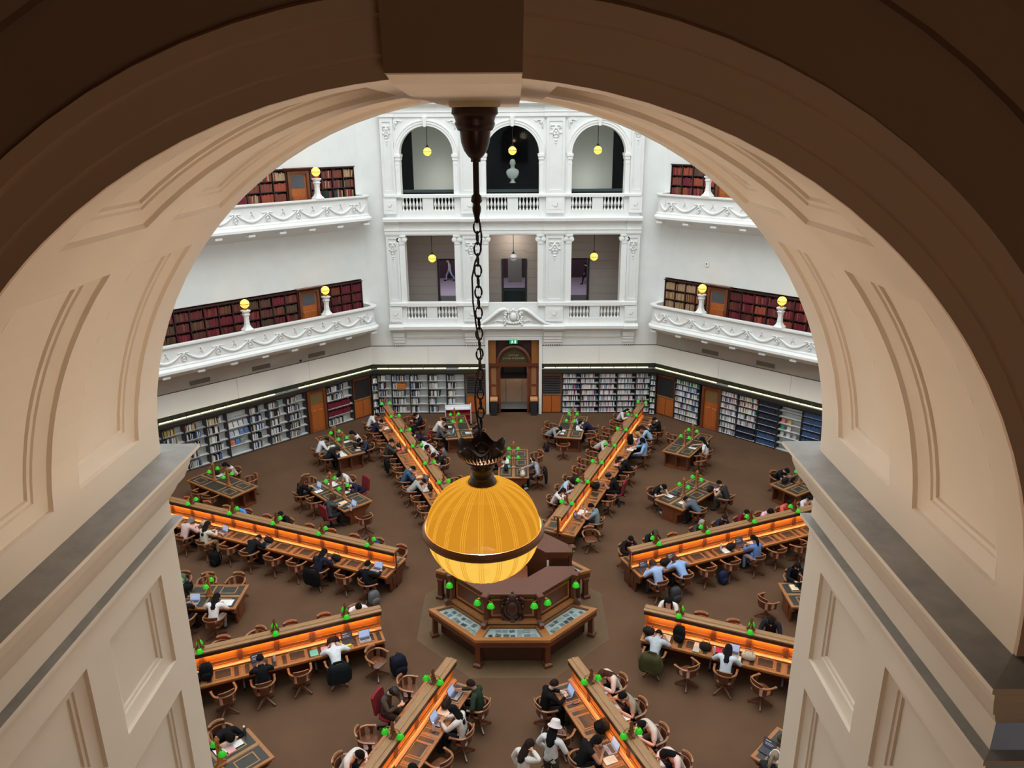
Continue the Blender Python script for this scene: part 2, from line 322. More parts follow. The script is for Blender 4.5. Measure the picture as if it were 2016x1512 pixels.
for i, (a, b) in enumerate(piers):
    for z0, z1 in ((4.8, 9.15), (9.95, 12.83)): fp('pier', MB().box(a, b, FY, 17.7, z0, z1))
    mid = 0 < i < 3; ca = (a + b) / 2 if mid else (-5.74 if i == 0 else 5.74); hw = .36 if mid else .235
    for z0, z1, top in ((5.84, 9.15, 0), (11.0, 14.42, 1)):      # pilaster with a sunk panel and a carved drop
        m = MB(); y0, y1 = FY - .10, FY
        m.box(ca - hw - .06, ca - hw + .05, y0, y1, z0, z1); m.box(ca + hw - .05, ca + hw + .06, y0, y1, z0, z1); m.box(ca - hw + .05, ca + hw - .05, y0, y1, z1 - .18, z1); m.box(ca - hw + .05, ca + hw - .05, y0, y1, z0, z0 + .2); m.box(ca - hw + .05, ca + hw - .05, FY - .06, y1, z0 + .2, z1 - .18)
        fp('pilaster', m); put('carved_drop', drop_w if mid else drop_n, w, Mx.Translation((ca, FY - .07, z1 - .42)))
    for z0 in (4.95, 10.15):                                        # pedestal between the balustrades
        m = MB(); m.box(ca - hw - .07, ca + hw + .07, FY - .14, FY, z0, z0 + .75); m.box(ca - hw + .04, ca + hw - .04, FY - .155, FY - .14, z0 + .17, z0 + .6)
        fp('pedestal', m, 'trim'); put('panel_swag', swagp, w, Mx.Translation((ca, FY - .165, z0 + .4)) @ Mx.Scale(.8 if mid else .6, 4))
for z, h in ((4.8, 1.1), (9.98, 1.05)):                         # balustrades
    for c in OC:
        if z < 5 and c == 0:
            fp('parapet', MB().box(-OH, OH, FY - .02, FY + .25, 4.8, 5.84)); continue
        m = MB(); m.box(c - OH, c + OH, FY - .08, FY + .2, z, z + .3); fp('plinth', m); fp('rail', MB().bbox(c - OH - .02, c + OH + .02, FY - .12, FY + .22, z + .9, z + h, .02), 'trim')
        fp('die', MB().box(c - .25, c + .25, FY - .06, FY + .16, z + .3, z + .9))
        for sg in (-1, 1):
            for k in range(6): put('baluster', baluster, w, Mx.Translation((c + sg * (.345 + .163 * k), FY + .04, z + .3)))
    for i, (a, b) in enumerate(piers): fp('rail', MB().bbox(a - .02, b + .02, FY - .17, FY, z + .93, z + h, .02), 'trim')
# entablatures and cornices
ent = [(FY - .03, 9.13), (FY - .06, 9.2), (FY - .06, 9.33), (FY - .09, 9.36), (FY - .09, 9.4), (FY - .04, 9.42), (FY - .04, 9.66), (FY - .1, 9.7), (FY - .14, 9.76), (FY - .30, 9.80), (FY - .32, 9.93), (FY - .26, 9.98), (17.6, 9.98), (17.6, 9.13)]
top = [(FY - .03, 14.42), (FY - .07, 14.45), (FY - .07, 14.6), (FY - .11, 14.64), (FY - .05, 14.68), (FY - .05, 14.9), (FY - .14, 14.95), (FY - .32, 15.0), (FY - .34, 15.12), (17.6, 15.2), (17.6, 14.42)]
low = [(FY - .0, 4.42), (FY - .08, 4.46), (FY - .12, 4.54), (FY - .32, 4.6), (FY - .34, 4.74), (FY - .26, 4.82), (17.2, 4.82), (17.2, 4.42)]
brk = ((-6.08, -5.38), (-2.52, -1.46), (1.46, 2.52), (5.38, 6.08))
for nm, pr in (('entablature', ent), ('cornice', top), ('cornice', low)):
    fp(nm, profx(MB(), pr, -5.99, 5.99), 'trim')
    for a, b in brk: fp(nm, profx(MB(), [(y - .09 if y < 17.1 else y, z + (.004 if z > pr[0][1] else -.004)) for y, z in pr], a, b), 'trim')
fp('frieze_band', profx(MB(), [(A - .05, 4.05), (A - .05, 4.1), (A - .09, 4.14), (A - .04, 4.2), (A, 4.42), (A, 4.05)], -5.3, 5.3), 'trim')
cons = [(A, 3.72), (A - .1, 3.72), (A - .12, 3.8), (A - .17, 3.86), (A - .17, 3.98), (A - .22, 4.02), (A - .22, 4.12), (A - .27, 4.17), (A - .3, 4.4), (A, 4.43)]
for a, b in ((-5.95, -5.4), (-2.4, -1.5), (1.5, 2.4), (5.4, 5.95)):
    c = fp('console', profx(MB(), cons, a, b), 'trim'); q = MB(); n = max(4, int((b - a) / .1))
    for k in range(n): q.lathe([(.005, -.06), (.03, -.03), (.03, .02)], 5, (a + (k + .5) * (b - a) / n, A - .09, 3.72))
    put('bead_row', q.mesh('bead_row', 'trim'), c)
# arched upper openings
for c in OC:
    m = MB(); n = 20; arc = [(c + OH * cos(pi - pi * t / n), 12.83 + OH * sin(pi - pi * t / n)) for t in range(n + 1)]
    x0 = {0: -1.99, -3.98: -5.98, 3.98: 1.99}[c]; x1 = {0: 1.99, -3.98: -1.99, 3.98: 5.98}[c]
    for y in (FY, 17.7):
        for t in range(n):
            (ax, az), (bx, bz) = arc[t], arc[t + 1]; m.add([(ax, y, az), (bx, y, bz), (bx, y, 15.0), (ax, y, 15.0)], [(0, 1, 2, 3)])
        for p, q in ((x0, c - OH), (c + OH, x1)): m.add([(p, y, 12.83), (q, y, 12.83), (q, y, 15), (p, y, 15)], [(0, 1, 2, 3)])
    for t in range(n):
        (ax, az), (bx, bz) = arc[t], arc[t + 1]; m.add([(ax, FY, az), (bx, FY, bz), (bx, 17.7, bz), (ax, 17.7, az)], [(0, 1, 2, 3)])
    fp('arch_wall', m, 'white', 40)
    m = MB()
    rr = [(OH, 0), (OH, -.03), (OH + .1, -.03), (OH + .1, -.06), (OH + .2, -.06), (OH + .21, -.09), (OH + .25, -.09), (OH + .26, 0)]
    m.loft([[(c + r * cos(pi * t / 24), FY + d, 12.83 + r * sin(pi * t / 24)) for r, d in rr] for t in range(25)]); fp('archivolt', m, 'trim', 30)
    m = MB(); m.loft([[(c - .06, FY - .14, 14.02), (c + .06, FY - .14, 14.02), (c + .06, FY, 14.02), (c - .06, FY, 14.02)], [(c - .1, FY - .18, 14.44), (c + .1, FY - .18, 14.44), (c + .1, FY, 14.44), (c - .1, FY, 14.44)]]); fp('keystone', m, 'trim')
    for sg in (-1, 1):
        put('spandrel_leaf', spand, w, Mx.Translation((c + sg * 1.42, FY - .02, 14.32)) @ Mx.Scale(-sg, 4, (1, 0, 0)))
        a, b = sorted((c + sg * (OH - .06), c + sg * (OH + .24)))
        m = MB(); m.bbox(a, b, FY - .09, 17.75, 12.7, 12.83, .015); m.box(a + .03, b - .03, FY - .06, 17.72, 12.56, 12.7); m.box(a + .045, b - .045, FY - .04, 17.7, 12.36, 12.4); fp('impost', m, 'trim')
        a, b = sorted((c + sg * OH, c + sg * (OH + .2))); fp('jamb_strip', MB().box(a, b, FY - .03, FY, 11.0, 12.56), 'trim')
        # lower opening: ionic half columns
        a, b = sorted((c + sg * (OH - .05), c + sg * (OH + .22)))
        fp('jamb_strip', MB().box(a, b, FY - .05, 17.7, 5.8, 8.74), 'trim')
        m = MB(); cx = c + sg * (OH + .085); m.box(cx - .19, cx + .19, FY - .09, 17.3, 9.06, 9.14)
        for s2 in (-1, 1): m.T = Mx.Translation((cx + s2 * .13, FY - .1, 8.93)) @ Mx.Rotation(-pi / 2, 4, 'X'); m.lathe([(.12, 0), (.12, .3)], 10); m.lathe([(.06, -.03), (.06, 0)], 8); m.T = None
        m.box(cx - .14, cx + .14, FY - .08, 17.3, 8.72, 8.86); fp('capital', m, 'trim', 40)
# broken pediment over the door with its cartouche
for sg in (-1, 1):
    m = MB(); P = [(1.95, 4.80), (1.55, 4.88), (1.2, 5.1), (.9, 5.36), (.65, 5.54), (.45, 5.6), (.30, 5.55), (.24, 5.42), (.30, 5.32), (.40, 5.30), (.45, 5.37), (.41, 5.43)]
    m.tube([(sg * x, FY - .3, z) for x, z in P], [.05, .08, .1, .1, .1, .09, .08, .07, .06, .05, .05, .04], 8); m.tube([(sg * x, FY - .22, z - .14) for x, z in P[:6]], [.03, .05, .07, .07, .06, .05], 6)
    fp('pediment_scroll', m, 'trim', True); m = MB()
    for k in range(5): m.ball((sg * (.42 - .03 * (k % 2)), FY - .36, 5.2 - .09 * k), (.075 - .006 * k, .06, .06), 6, 4)
    m.tube([(sg * .5, FY - .2, 4.95), (sg * .75, FY - .22, 5.02), (sg * 1.0, FY - .2, 4.94)], [.05, .04, .015], 5); fp('fruit_drop', m, 'trim', True)
fp('tympanum', profx(MB(), [(FY - .15, 4.8), (FY - .15, 5.35), (FY, 5.4), (FY, 4.8)], -.95, .95), 'trim')
m = MB(); m.ball((0, FY - .34, 5.22), (.17, .1, .22), 12, 8); m.tube([(.24 * cos(2 * pi * t / 14), FY - .3, 5.2 + .3 * sin(2 * pi * t / 14)) for t in range(14)], .05, 6, closed=True)
m.ball((0, FY - .35, 5.56), (.1, .06, .09), 8, 5); m.tube([(-.3, FY - .3, 5.55), (0, FY - .36, 5.5), (.3, FY - .3, 5.55)], .035, 6)
for k in range(9): a = pi + pi * k / 8; m.ball((.33 * cos(a), FY - .33, 5.02 + .12 * sin(a)), .07, 6, 4)
fp('cartouche', m, 'trim', True)
# white door surround
m = MB()
for sg in (-1, 1): a, b = sorted((sg * 1.27, sg * 1.42)); m.box(a, b, A - .08, 17.7, 0, 3.93)
m.box(-1.42, 1.42, A - .08, 17.7, 3.93, 4.05); fp('door_surround', m, 'trim')

# ---- rooms behind the facade
g = setting('wall_gallery')
def gp(name, m, mt, sm=False): return put(name, m.mesh(name, mt, sm), g)
for z0, z1, yb in ((4.6, 9.3, 23.0), (9.9, 15.2, 21.0)):
    gp('slab', MB().box(-7, 7, 17.7, yb, z0 - .0, z0 + .35), 'stone'); gp('ceiling_slab', MB().box(-7, 7, 17.7, yb, z1 - .15, z1), 'white')
    for sg in (-1, 1): a, b = sorted((sg * 6.3, sg * 6.5)); gp('end_wall', MB().box(a, b, 17.7, yb, z0, z1), 'white')
gp('back_wall', MB().box(-6.4, 6.4, 20.6, 20.8, 10.2, 15.1), 'navy_wall')
for sg in (-1, 1):
    a, b = sorted((sg * 2.2, sg * 4.98)); gp('display_board', MB().box(a, b, 20.0, 20.1, 10.95, 15.0), 'pale_board')
for c in OC:
    m = MB(); m.box(c - OH + .02, c + OH - .02, 17.62, 17.67, 11.06, 11.2); m.box(c - OH + .02, c + OH - .02, 17.62, 17.67, 10.3, 10.4); gp('window_frame', m, 'navy_trim')
    m = MB(); n = 16; m.prism([(c - OH, 11.2), (c + OH, 11.2)] + [(c + OH * cos(pi * t / n), 12.83 + OH * sin(pi * t / n)) for t in range(n + 1)], 17.64, 17.648, lambda a, b, d: (a, d, b)); gp('window_pane', m, 'clear')
# level below: brick back wall with openings to a lilac corridor
bk = mat('grey_brick', (166, 156, 150), 0.8, var=0.06, scale=5, stretch=(1, 1, 9))
K['brick'] = bk
for a, b, z0, z1 in ((-6.4, -3.85, 4.95, 9.2), (-3.85, -2.5, 7.62, 9.2), (-2.5, -.55, 4.95, 9.2), (-.55, .65, 7.62, 9.2), (.65, 2.7, 4.95, 9.2), (2.7, 3.85, 7.62, 9.2), (3.85, 6.4, 4.95, 9.2)):
    for r in range(int((z1 - z0) / .425 + .5)):
        zz = z0 + r * (z1 - z0) / int((z1 - z0) / .425 + .5); h = (z1 - z0) / int((z1 - z0) / .425 + .5)
        gp('wall_course', MB().box(a, b, 19.4 + .01 * (r % 2), 19.6, zz + .006, zz + h), 'brick')
for x in (-3.85, -2.5, -.55, .65, 2.7, 3.85): gp('opening_frame', MB().box(x - .05, x + .05, 19.36, 19.64, 4.95, 7.62), 'charcoal')
gp('corridor_floor', MB().box(-6.3, 6.3, 19.7, 23.0, 4.6, 4.65), 'stone')
gp('far_hall_floor', MB().box(-12, 12, 23.0, 45, 1.7, 1.9), 'lilac'); gp('far_hall_wall', MB().box(-12, 12, 44.6, 44.8, 1.9, 9), 'plum'); gp('far_hall_ceiling', MB().box(-12, 12, 23, 45, 9, 9.1), 'plum')
for sg in (-1, 1): a_, b_ = sorted((sg * 12, sg * 12.2)); gp('far_hall_side', MB().box(a_, b_, 23, 45, 1.7, 9), 'plum')
for x in (-5.8, 5.8):
    gp('corridor_rail', MB().box(x - 4, x + 4, 44.3, 44.5, 3.6, 3.8), 'oak')
    for k in range(8): gp('corridor_panel', MB().box(x - 4 + k * 1.0 + .06, x - 3 + k * 1.0 - .06, 44.4, 44.6, 3.9, 6.2), 'red')
gp('partition_screen', MB().box(-.3, .45, 22.0, 22.1, 5.9, 7.9), 'pale_board')
tb = thing('far_table', 'dark table seen through the middle square opening of the far wall', 'table', Mx.Translation((.1, 21.2, 4.65)))
put('top', MB().box(-.75, .75, -.4, .4, .95, 1.02).mesh('top', 'navy_trim'), tb); put('apron', MB().box(-.7, .7, -.36, -.34, .45, .95).mesh('apron', 'navy_trim'), tb)
for sx in (-.7, .7):
    for sy in (-.35, .35): put('leg', MB().box(sx - .04, sx + .04, sy - .04, sy + .04, 0, .95).mesh('leg', 'black'), tb)
lamp('POINT', 'corridor_light', (-5, 38, 7.5), 900, (0.92, 0.88, 1.0), shadow_soft_size=.8)
lamp('POINT', 'corridor_light', (5, 38, 7.5), 500, (0.92, 0.88, 1.0), shadow_soft_size=.8)
lamp('POINT', 'corridor_light', (0, 21.4, 8.3), 20, (0.9, 0.85, .9), shadow_soft_size=.4)
lamp('POINT', 'gallery_fill', (0, 17.85, 13.7), 9, (1, .96, .9), shadow_soft_size=.2)  # added fill for the bust, apart from the pendant
lamp('POINT', 'gallery_fill', (0, 18.6, 8.6), 40, (1.0, 0.9, 0.78), shadow_soft_size=.4)
for x in (-3.6, 3.6): lamp('POINT', 'gallery_fill', (x, 18.6, 11.4), 60, (1.0, 0.95, 0.88), shadow_soft_size=.4)  # added fill in the side rooms, brightens the pale boards

# ---- near arch: the opening the photograph looks through
XC, ZC, RA = .034, 12.83, 1.245; YN, YF = -18.18, -17.0
nw = setting('wall_near')
def np_(name, m, mt='cream', sm=False): return put(name, m.mesh(name, mt, sm), nw)
TH = [180, 178, 175, 172.5, 169, 164, 160, 156, 152, 148, 144, 142.5, 140, 137, 135, 132.5, 130, 126, 122, 118, 114, 110, 106, 102.5, 101, 98.5, 96, 93, 90]
TH = TH + [180 - t for t in reversed(TH[:-1])]
def ap(th, y, r=RA): return (XC + r * cos(radians(th)), y, ZC + r * sin(radians(th)))
cols = ((.10, .50), (.64, 1.03)); rows = ((175, 140), (132.5, 98.5), (81.5, 47.5), (40, 5))
dl = [0, .10, .50, .64, 1.03, 1.18]
m = MB()                       # soffit left between the panels
for i in range(len(TH) - 1):
    t0, t1 = TH[i], TH[i + 1]
    for j in range(5):
        inrow = any(a >= t0 > b for a, b in rows)
        if inrow and j in (1, 3): continue
        m.add([ap(t0, YN + dl[j]), ap(t1, YN + dl[j]), ap(t1, YN + dl[j + 1]), ap(t0, YN + dl[j + 1])], [(0, 1, 2, 3)])
np_('soffit', m, 'cream', 40)
steps = ((0, 0), (.004, .012), (.008, .014), (.046, .026), (.049, .032), (.052, .033), (.060, .034), (.063, .042))   # moulding: inset, sunk depth
def soffit_panel(t_hi, t_lo, d0, d1):
    m = MB(); n = 10; rings = []
    for ins, dep in steps:
        da = math.degrees(ins / RA); a0, a1 = t_hi - da, t_lo + da; e0, e1 = d0 + ins, d1 - ins; r = RA + dep
        ring = [ap(a0 + (a1 - a0) * t / n, YN + e0, r) for t in range(n + 1)] + [ap(a1 + (a0 - a1) * t / n, YN + e1, r) for t in range(n + 1)]
        rings.append(ring)
    m.loft(rings, caps=False)
    L = rings[-1]
    for t in range(n): m.add([L[t], L[t + 1], L[2 * n - t], L[2 * n + 1 - t]], [(0, 1, 2, 3)])
    np_('soffit_panel', m, 'cream', 30)
for a, b in rows:
    for d0, d1 in cols: soffit_panel(a, b, d0, d1)
# wall faces with the arched hole: corridor side and hall side
def face(y, mt, name, xo, zt, zb, r=RA):
    m = MB(); 
    for i in range(len(TH) - 1):
        p, q = ap(TH[i], y, r), ap(TH[i + 1], y, r); m.add([p, q, (q[0], y, zt), (p[0], y, zt)], [(0, 1, 2, 3)])
    for a, b in ((-xo, XC - r), (XC + r, xo)): m.add([(a, y, zb), (b, y, zb), (b, y, zt), (a, y, zt)], [(0, 1, 2, 3)])
    return np_(name, m, mt)
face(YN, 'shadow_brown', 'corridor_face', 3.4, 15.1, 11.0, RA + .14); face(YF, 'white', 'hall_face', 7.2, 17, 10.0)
np_('hall_face', MB().box(-7.2, 7.2, YF - .6, YF, 0, 10.0), 'white')
rr = [(RA, 0), (RA, -.012), (RA + .036, -.012), (RA + .042, -.024), (RA + .098, -.03), (RA + .104, -.045), (RA + .135, -.05), (RA + .145, -.02), (RA + .145, 0)]
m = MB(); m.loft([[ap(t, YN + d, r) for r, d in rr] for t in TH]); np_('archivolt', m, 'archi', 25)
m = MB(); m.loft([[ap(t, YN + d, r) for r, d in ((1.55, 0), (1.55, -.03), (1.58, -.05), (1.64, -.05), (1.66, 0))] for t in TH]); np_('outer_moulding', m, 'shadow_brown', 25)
m = MB()
prof = [(YN - .10, 14.075), (YN - .02, 14.06), (YN + .2, 14.05), (YF + .03, 14.05), (YF + .12, 14.06), (YF + .16, 14.4), (YF, 14.75), (YN, 14.75), (YN - .14, 14.7)]
m.loft([[(XC - .115 - (.012 if z > 14.3 else 0), y, z) for y, z in prof], [(XC + .115 + (.012 if z > 14.3 else 0), y, z) for y, z in prof]]); np_('keystone', m, 'cream')
np_('keystone_shaded_front', MB().loft([[(XC - .116, YN - .102, 14.074), (XC + .116, YN - .102, 14.074), (XC + .116, YN - .06, 14.07), (XC - .116, YN - .06, 14.07)], [(XC - .129, YN - .142, 14.71), (XC + .129, YN - .142, 14.71), (XC + .129, YN - .08, 14.76), (XC - .129, YN - .08, 14.76)]]), 'shadow_brown')  # dark slab over the cream keystone: its shaded front painted in
# jambs with two columns of sunk panels, and the impost ledge
jr = ((12.39, 12.0), (11.86, 11.42))
for sg in (-1, 1):
    xj = XC + sg * RA; m = MB(); zs = [12.83, 12.39, 12.0, 11.86, 11.42, 10.4]
    for i in range(5):
        for j in range(5):
            if i in (1, 3) and j in (1, 3): continue
            m.add([(xj, YN + dl[j], zs[i]), (xj, YN + dl[j + 1], zs[i]), (xj, YN + dl[j + 1], zs[i + 1]), (xj, YN + dl[j], zs[i + 1])], [(0, 1, 2, 3)])
    np_('jamb', m)
    for zt, zb in jr:
        for d0, d1 in cols:
            m = MB(); R = [[(xj + sg * dp, YN + d0 + i, zt - i), (xj + sg * dp, YN + d1 - i, zt - i), (xj + sg * dp, YN + d1 - i, zb + i), (xj + sg * dp, YN + d0 + i, zb + i)] for i, dp in steps]
            m.loft(R, caps=False); m.add(R[-1], [(0, 1, 2, 3)]); np_('jamb_panel', m, 'cream', 30)
    def ledge(prof, name, mts):
        m = MB(); loops = []
        for px, pz in prof:   # runs along the jamb and turns the far and near corners
            loops.append([(xj + sg * .5, YF + px, pz), (xj - sg * px, YF + px, pz), (xj - sg * px, YN - px, pz), (xj + sg * 1.5, YN - px, pz)])
        m.loft(loops, closed=False); np_(name, m, mts)
    ledge([(0, 12.826), (.105, 12.818)], 'impost_top', 'stone')
    ledge([(.105, 12.818), (.105, 12.805), (.075, 12.775), (.07, 12.75), (.05, 12.70), (.03, 12.68), (.02, 12.66), (0, 12.63)], 'impost', 'cream')
    ledge([(0, 12.55), (.03, 12.545)], 'astragal_top', 'stone'); ledge([(.03, 12.545), (.03, 12.53), (.012, 12.512), (0, 12.50)], 'astragal', 'cream')
# corridor behind the camera
m = MB(); m.box(-3.4, 3.4, -22.5, YN, 15.0, 15.2); m.box(-3.4, 3.4, -22.7, -22.5, 11, 15.2); m.box(-3.6, -3.4, -22.5, YN, 11, 15.2); m.box(3.4, 3.6, -22.5, YN, 11, 15.2); m.box(-3.4, 3.4, -22.5, YF - .05, 10.8, 11.0)
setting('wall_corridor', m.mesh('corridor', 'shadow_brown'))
# ================================================================== SHELVES, DOORS, CABINETS AND BOOKS
WN = {'L': 'left wall', 'R': 'right wall', 'F': 'far wall'}
Z5 = [.06, .50, .92, 1.34, 1.76]; Z7 = [.03, .34, .66, .98, 1.29, 1.60, 1.89]
_bt = {}
def bookcase_tpl(w, zs, light=True):
    k = (round(w, 3), tuple(zs), light)
    if k in _bt: return _bt[k]
    t = Tpl(); h = w / 2
    t.part('back_panel', MB().box(-h, h, .33, .36, 0, 2.15).mesh('back_panel', 'shelf' if light else 'shelf_dk'))
    for sg in (-1, 1):
        a, b = sorted((sg * h, sg * (h - .022))); t.part('side_panel', MB().box(a, b, .0, .34, 0, 2.15).mesh('side_panel', 'shelf_dk'))
    sm = MB(); sm.box(-h + .02, h - .02, .02, .33, 0, .022, 0); sm.box(-h + .02, h - .02, .005, .02, -.02, .022, 1); sme = sm.mesh('shelf', ['shelf', 'shelf_lip' if light else 'shelf_dk'])
    for z in zs: t.part('shelf', sme, Mx.Translation((0, 0, z)))
    t.part('top_board', MB().box(-h, h, 0, .36, 2.12, 2.15).mesh('top_board', 'shelf_dk')); _bt[k] = t; return t
# one book of unit size: boards, spine and page block
bm_ = MB(); bm_.box(0, .09, 0, 1, 0, 1, 0); bm_.box(.91, 1, 0, 1, 0, 1, 0); bm_.add([(0, .06, 0), (.3, -.02, 0), (.7, -.02, 0), (1, .06, 0), (0, .06, 1), (.3, -.02, 1), (.7, -.02, 1), (1, .06, 1)], [(0, 1, 5, 4), (1, 2, 6, 5), (2, 3, 7, 6)], 0); bm_.box(.09, .91, .08, .97, .02, .97, 1)
BV, BF, BMI = bm_.v, bm_.f, bm_.mi
_bme = {}
def book_mesh(rgb, nm='book'):
    if rgb not in _bme:
        b = MB(); b.v, b.f, b.mi = list(BV), list(BF), list(BMI); _bme[rgb] = b.mesh(nm, [paint(rgb, .55), 'paper'])
    return _bme[rgb]
class Rest:   # every further book of one kind, joined
    def __init__(s): s.mb = MB(); s.mats = ['paper']; s.ix = {}
    def add(s, M, rgb):
        if rgb not in s.ix: s.ix[rgb] = len(s.mats); s.mats.append(paint(rgb, .55))
        s.mb.T = M; i = s.ix[rgb]
        s.mb.box(0, 1, 0, 1, 0, .97, i); s.mb.T = None
rest = {'lib': Rest(), 'gal': Rest()}; count = {}
CN = {(228, 226, 222): 'white', (190, 190, 188): 'light grey', (120, 122, 124): 'grey', (30, 30, 34): 'black', (200, 178, 140): 'tan', (96, 34, 40): 'maroon', (150, 30, 40): 'red', (60, 90, 150): 'blue', (36, 40, 62): 'navy', (40, 110, 80): 'green', (210, 160, 170): 'pink', (88, 64, 48): 'brown', (78, 116, 122): 'teal', (58, 84, 126): 'cobalt', (206, 186, 84): 'yellow', (112, 24, 44): 'crimson', (150, 110, 74): 'buff', (122, 60, 46): 'russet', (84, 62, 46): 'umber', (178, 146, 110): 'fawn', (158, 70, 48): 'copper', (34, 48, 54): 'dark green'}
N2C = {v: k for k, v in CN.items()}
def pick(pal): return N2C[random.choices([p[0] for p in pal], [p[1] for p in pal])[0]]
P_MIX = [('white', 5), ('light grey', 4), ('grey', 3), ('black', 4), ('tan', 2), ('maroon', 1), ('blue', 1), ('teal', 1), ('navy', 1)]
P_TAN = [('tan', 4), ('black', 2), ('white', 3), ('brown', 2), ('yellow', 1), ('russet', 2)]
P_RED = [('red', 2), ('pink', 2), ('black', 2), ('white', 3), ('tan', 2)]
P_LIGHT = [('white', 8), ('light grey', 5), ('pink', 2), ('grey', 2), ('blue', 1), ('black', 1), ('red', .5), ('teal', 1)]
P_GREEN = [('green', 6), ('white', 4), ('light grey', 1)]
P_BLUE = [('blue', 4), ('white', 6), ('light grey', 2), ('cobalt', 1)]
def row(Mw, x0, x1, zb, kind, pal, lab, cap, hmax=.30, thick=(.026, .05), lean=.06, dep=.2, hvar=.07, group=None, nm='book'):
    """stand books from x0 to x1 on a shelf at height zb; the first ones of a kind are objects, the rest join one mesh"""
    x = x0; i = 0
    while x < x1 - thick[0]:
        t = random.uniform(*thick); h = hmax - random.random() * hvar; rgb = pick(pal) if isinstance(pal, list) else N2C[pal]
        M = Mw @ Mx.Translation((x, .05 + random.random() * .02, zb)) @ (Mx.Rotation(random.uniform(.05, .16), 4, 'Y') if random.random() < lean else Mx.Identity(4)) @ Mx.Diagonal((t * .94, dep, h, 1))
        if lab and count.get(cap[0], 0) < cap[1]:
            count[cap[0]] = count.get(cap[0], 0) + 1
            thing(nm, '%s %s, %s along %s' % (CN[rgb], 'book' if kind == 'lib' else 'volume', o_(i), lab), 'book', M, group, book_mesh(rgb))
        else: rest[kind].add(M, rgb)
        x += t; i += 1
FR = {5: ['top shelf', 'second shelf down', 'third shelf down', 'fourth shelf down', 'bottom shelf']}
FR[7] = ['top shelf', 'second shelf down', 'third shelf down', 'fourth shelf down', 'fifth shelf down', 'sixth shelf down', 'bottom shelf']
BAYS = {'L': [3.85, 4.85, 5.8, 6.72, 7.77, 8.7, 9.65, 10.57, 11.5], 'R': [3.76, 4.68, 5.7, 6.7, 7.8, 8.7, 9.65, 10.57]}
def magazine(Mw, x, z, rgb, lab, w=.2, h=.27):
    m = MB(); m.box(0, w, 0, .012, 0, h); m.box(.02, w - .02, -.003, 0, h * .55, h - .03, 1)
    thing('magazine', lab, 'magazine', Mw @ Mx.Translation((x, .1, z + .03)) @ Mx.Rotation(-.28, 4, 'X'), 'magazines on display shelves', m.mesh('magazine', [paint(rgb, .4), paint(tuple(min(255, c + 45) for c in rgb), .4)]))
for sd in ('L', 'R'):
    zs = Z5 if sd == 'L' else Z7; n = len(zs); hm = .30 if n == 5 else .235
    bays = [(1.27, 2.74) if sd == 'L' else (1.22, 2.64)] + list(zip(BAYS[sd], BAYS[sd][1:]))
    order = list(range(len(bays) - 1, -1, -1))
    for bi in order:
        a, b = bays[bi]; x = SX[sd]((a + b) / 2); bw = b - a - .01; Mw = RW[sd] @ Mx.Translation((x, A + .02, 0))
        where = 'between door and slate cabinet' if bi == 0 else '%s bay past the door' % o_(bi - 1)
        bookcase_tpl(bw, zs, sd == 'L' or bi == 4).make(thing('bookcase', 'tall open bookcase on the %s, %s' % (WN[sd], where), 'bookcase', Mw, 'bookcases under the strip lights'))
        for si, z in enumerate(zs):
            sn = FR[n][n - 1 - si]; lab = '%s, %s bay, %s' % (sn, 'nook' if bi == 0 else o_(bi - 1), WN[sd]); x0, x1 = -bw / 2 + .03, bw / 2 - .03; zb = z + .022; top = n - 1 - si
            cap = ('lib' + sd, 175 if sd == 'L' else 125); pal = P_MIX
            if sd == 'L':
                if bi == 4:
                    if 1 <= si <= 3:
                        for q in range(4 if si > 1 else 3):
                            rgb = random.choice([(190, 196, 200), (170, 176, 188), (70, 100, 150), (210, 205, 200), (90, 120, 160)]) if si > 1 else [(190, 110, 80), (60, 110, 170), (120, 130, 128)][q]
                            magazine(Mw, x0 + .06 + .235 * q, z, rgb, 'magazine facing out, %s on the %s of the left display bay' % (o_(q), sn))
                    continue
                f = random.uniform(.55, .8); 
                if bi == 0: pal = 'crimson' if si in (1, 2) else P_MIX; f = .95 if si in (1, 2) else .7
                elif bi >= 5 and top == 0: pal = P_TAN
                elif bi == 7: pal = P_RED if top == 0 else P_MIX
                x1 = x0 + (x1 - x0) * f
            else:
                f = random.uniform(.86, 1); pal = P_LIGHT
                if bi == 0: pal = P_GREEN if top == 0 else P_BLUE if top in (1, 2) else P_LIGHT
                if bi == 2: pal = 'navy' if si < 2 else [('tan', 3), ('white', 4), ('teal', 2), ('red', 1)] if top < 3 else P_LIGHT
                if bi == 3: pal = 'navy' if top < 5 else 'cobalt'; f = 1
                if bi >= 5: pal = 'cobalt' if bi == 5 else P_BLUE; f = 1
                if bi == 4:
                    if si in (2, 3, 4):
                        for q in range(2 + (si == 2)): magazine(Mw, x0 + .08 + .3 * q, z - .02, [(190, 190, 188), (200, 200, 205), (180, 180, 180), (40, 150, 100), (215, 215, 212), (210, 150, 60), (225, 120, 100), (225, 160, 70)][(si - 2) * 3 + q], 'magazine facing out, %s on the %s of the right display bay' % (o_(q), sn), .17, .24)
                    continue
                x1 = x0 + (x1 - x0) * f
            row(Mw, x0, x1, zb, 'lib', pal, lab, cap, hm, hvar=.07 if n == 5 else .03, thick=(.026, .05) if pal != 'crimson' else (.045, .06), group='books on the %s shelves' % WN[sd])
FX = {-1: [-7.05, -6.22, -5.29, -4.36, -3.42, -2.49], 1: [2.47, 3.39, 4.33, 5.26, 6.2, 7.0]}
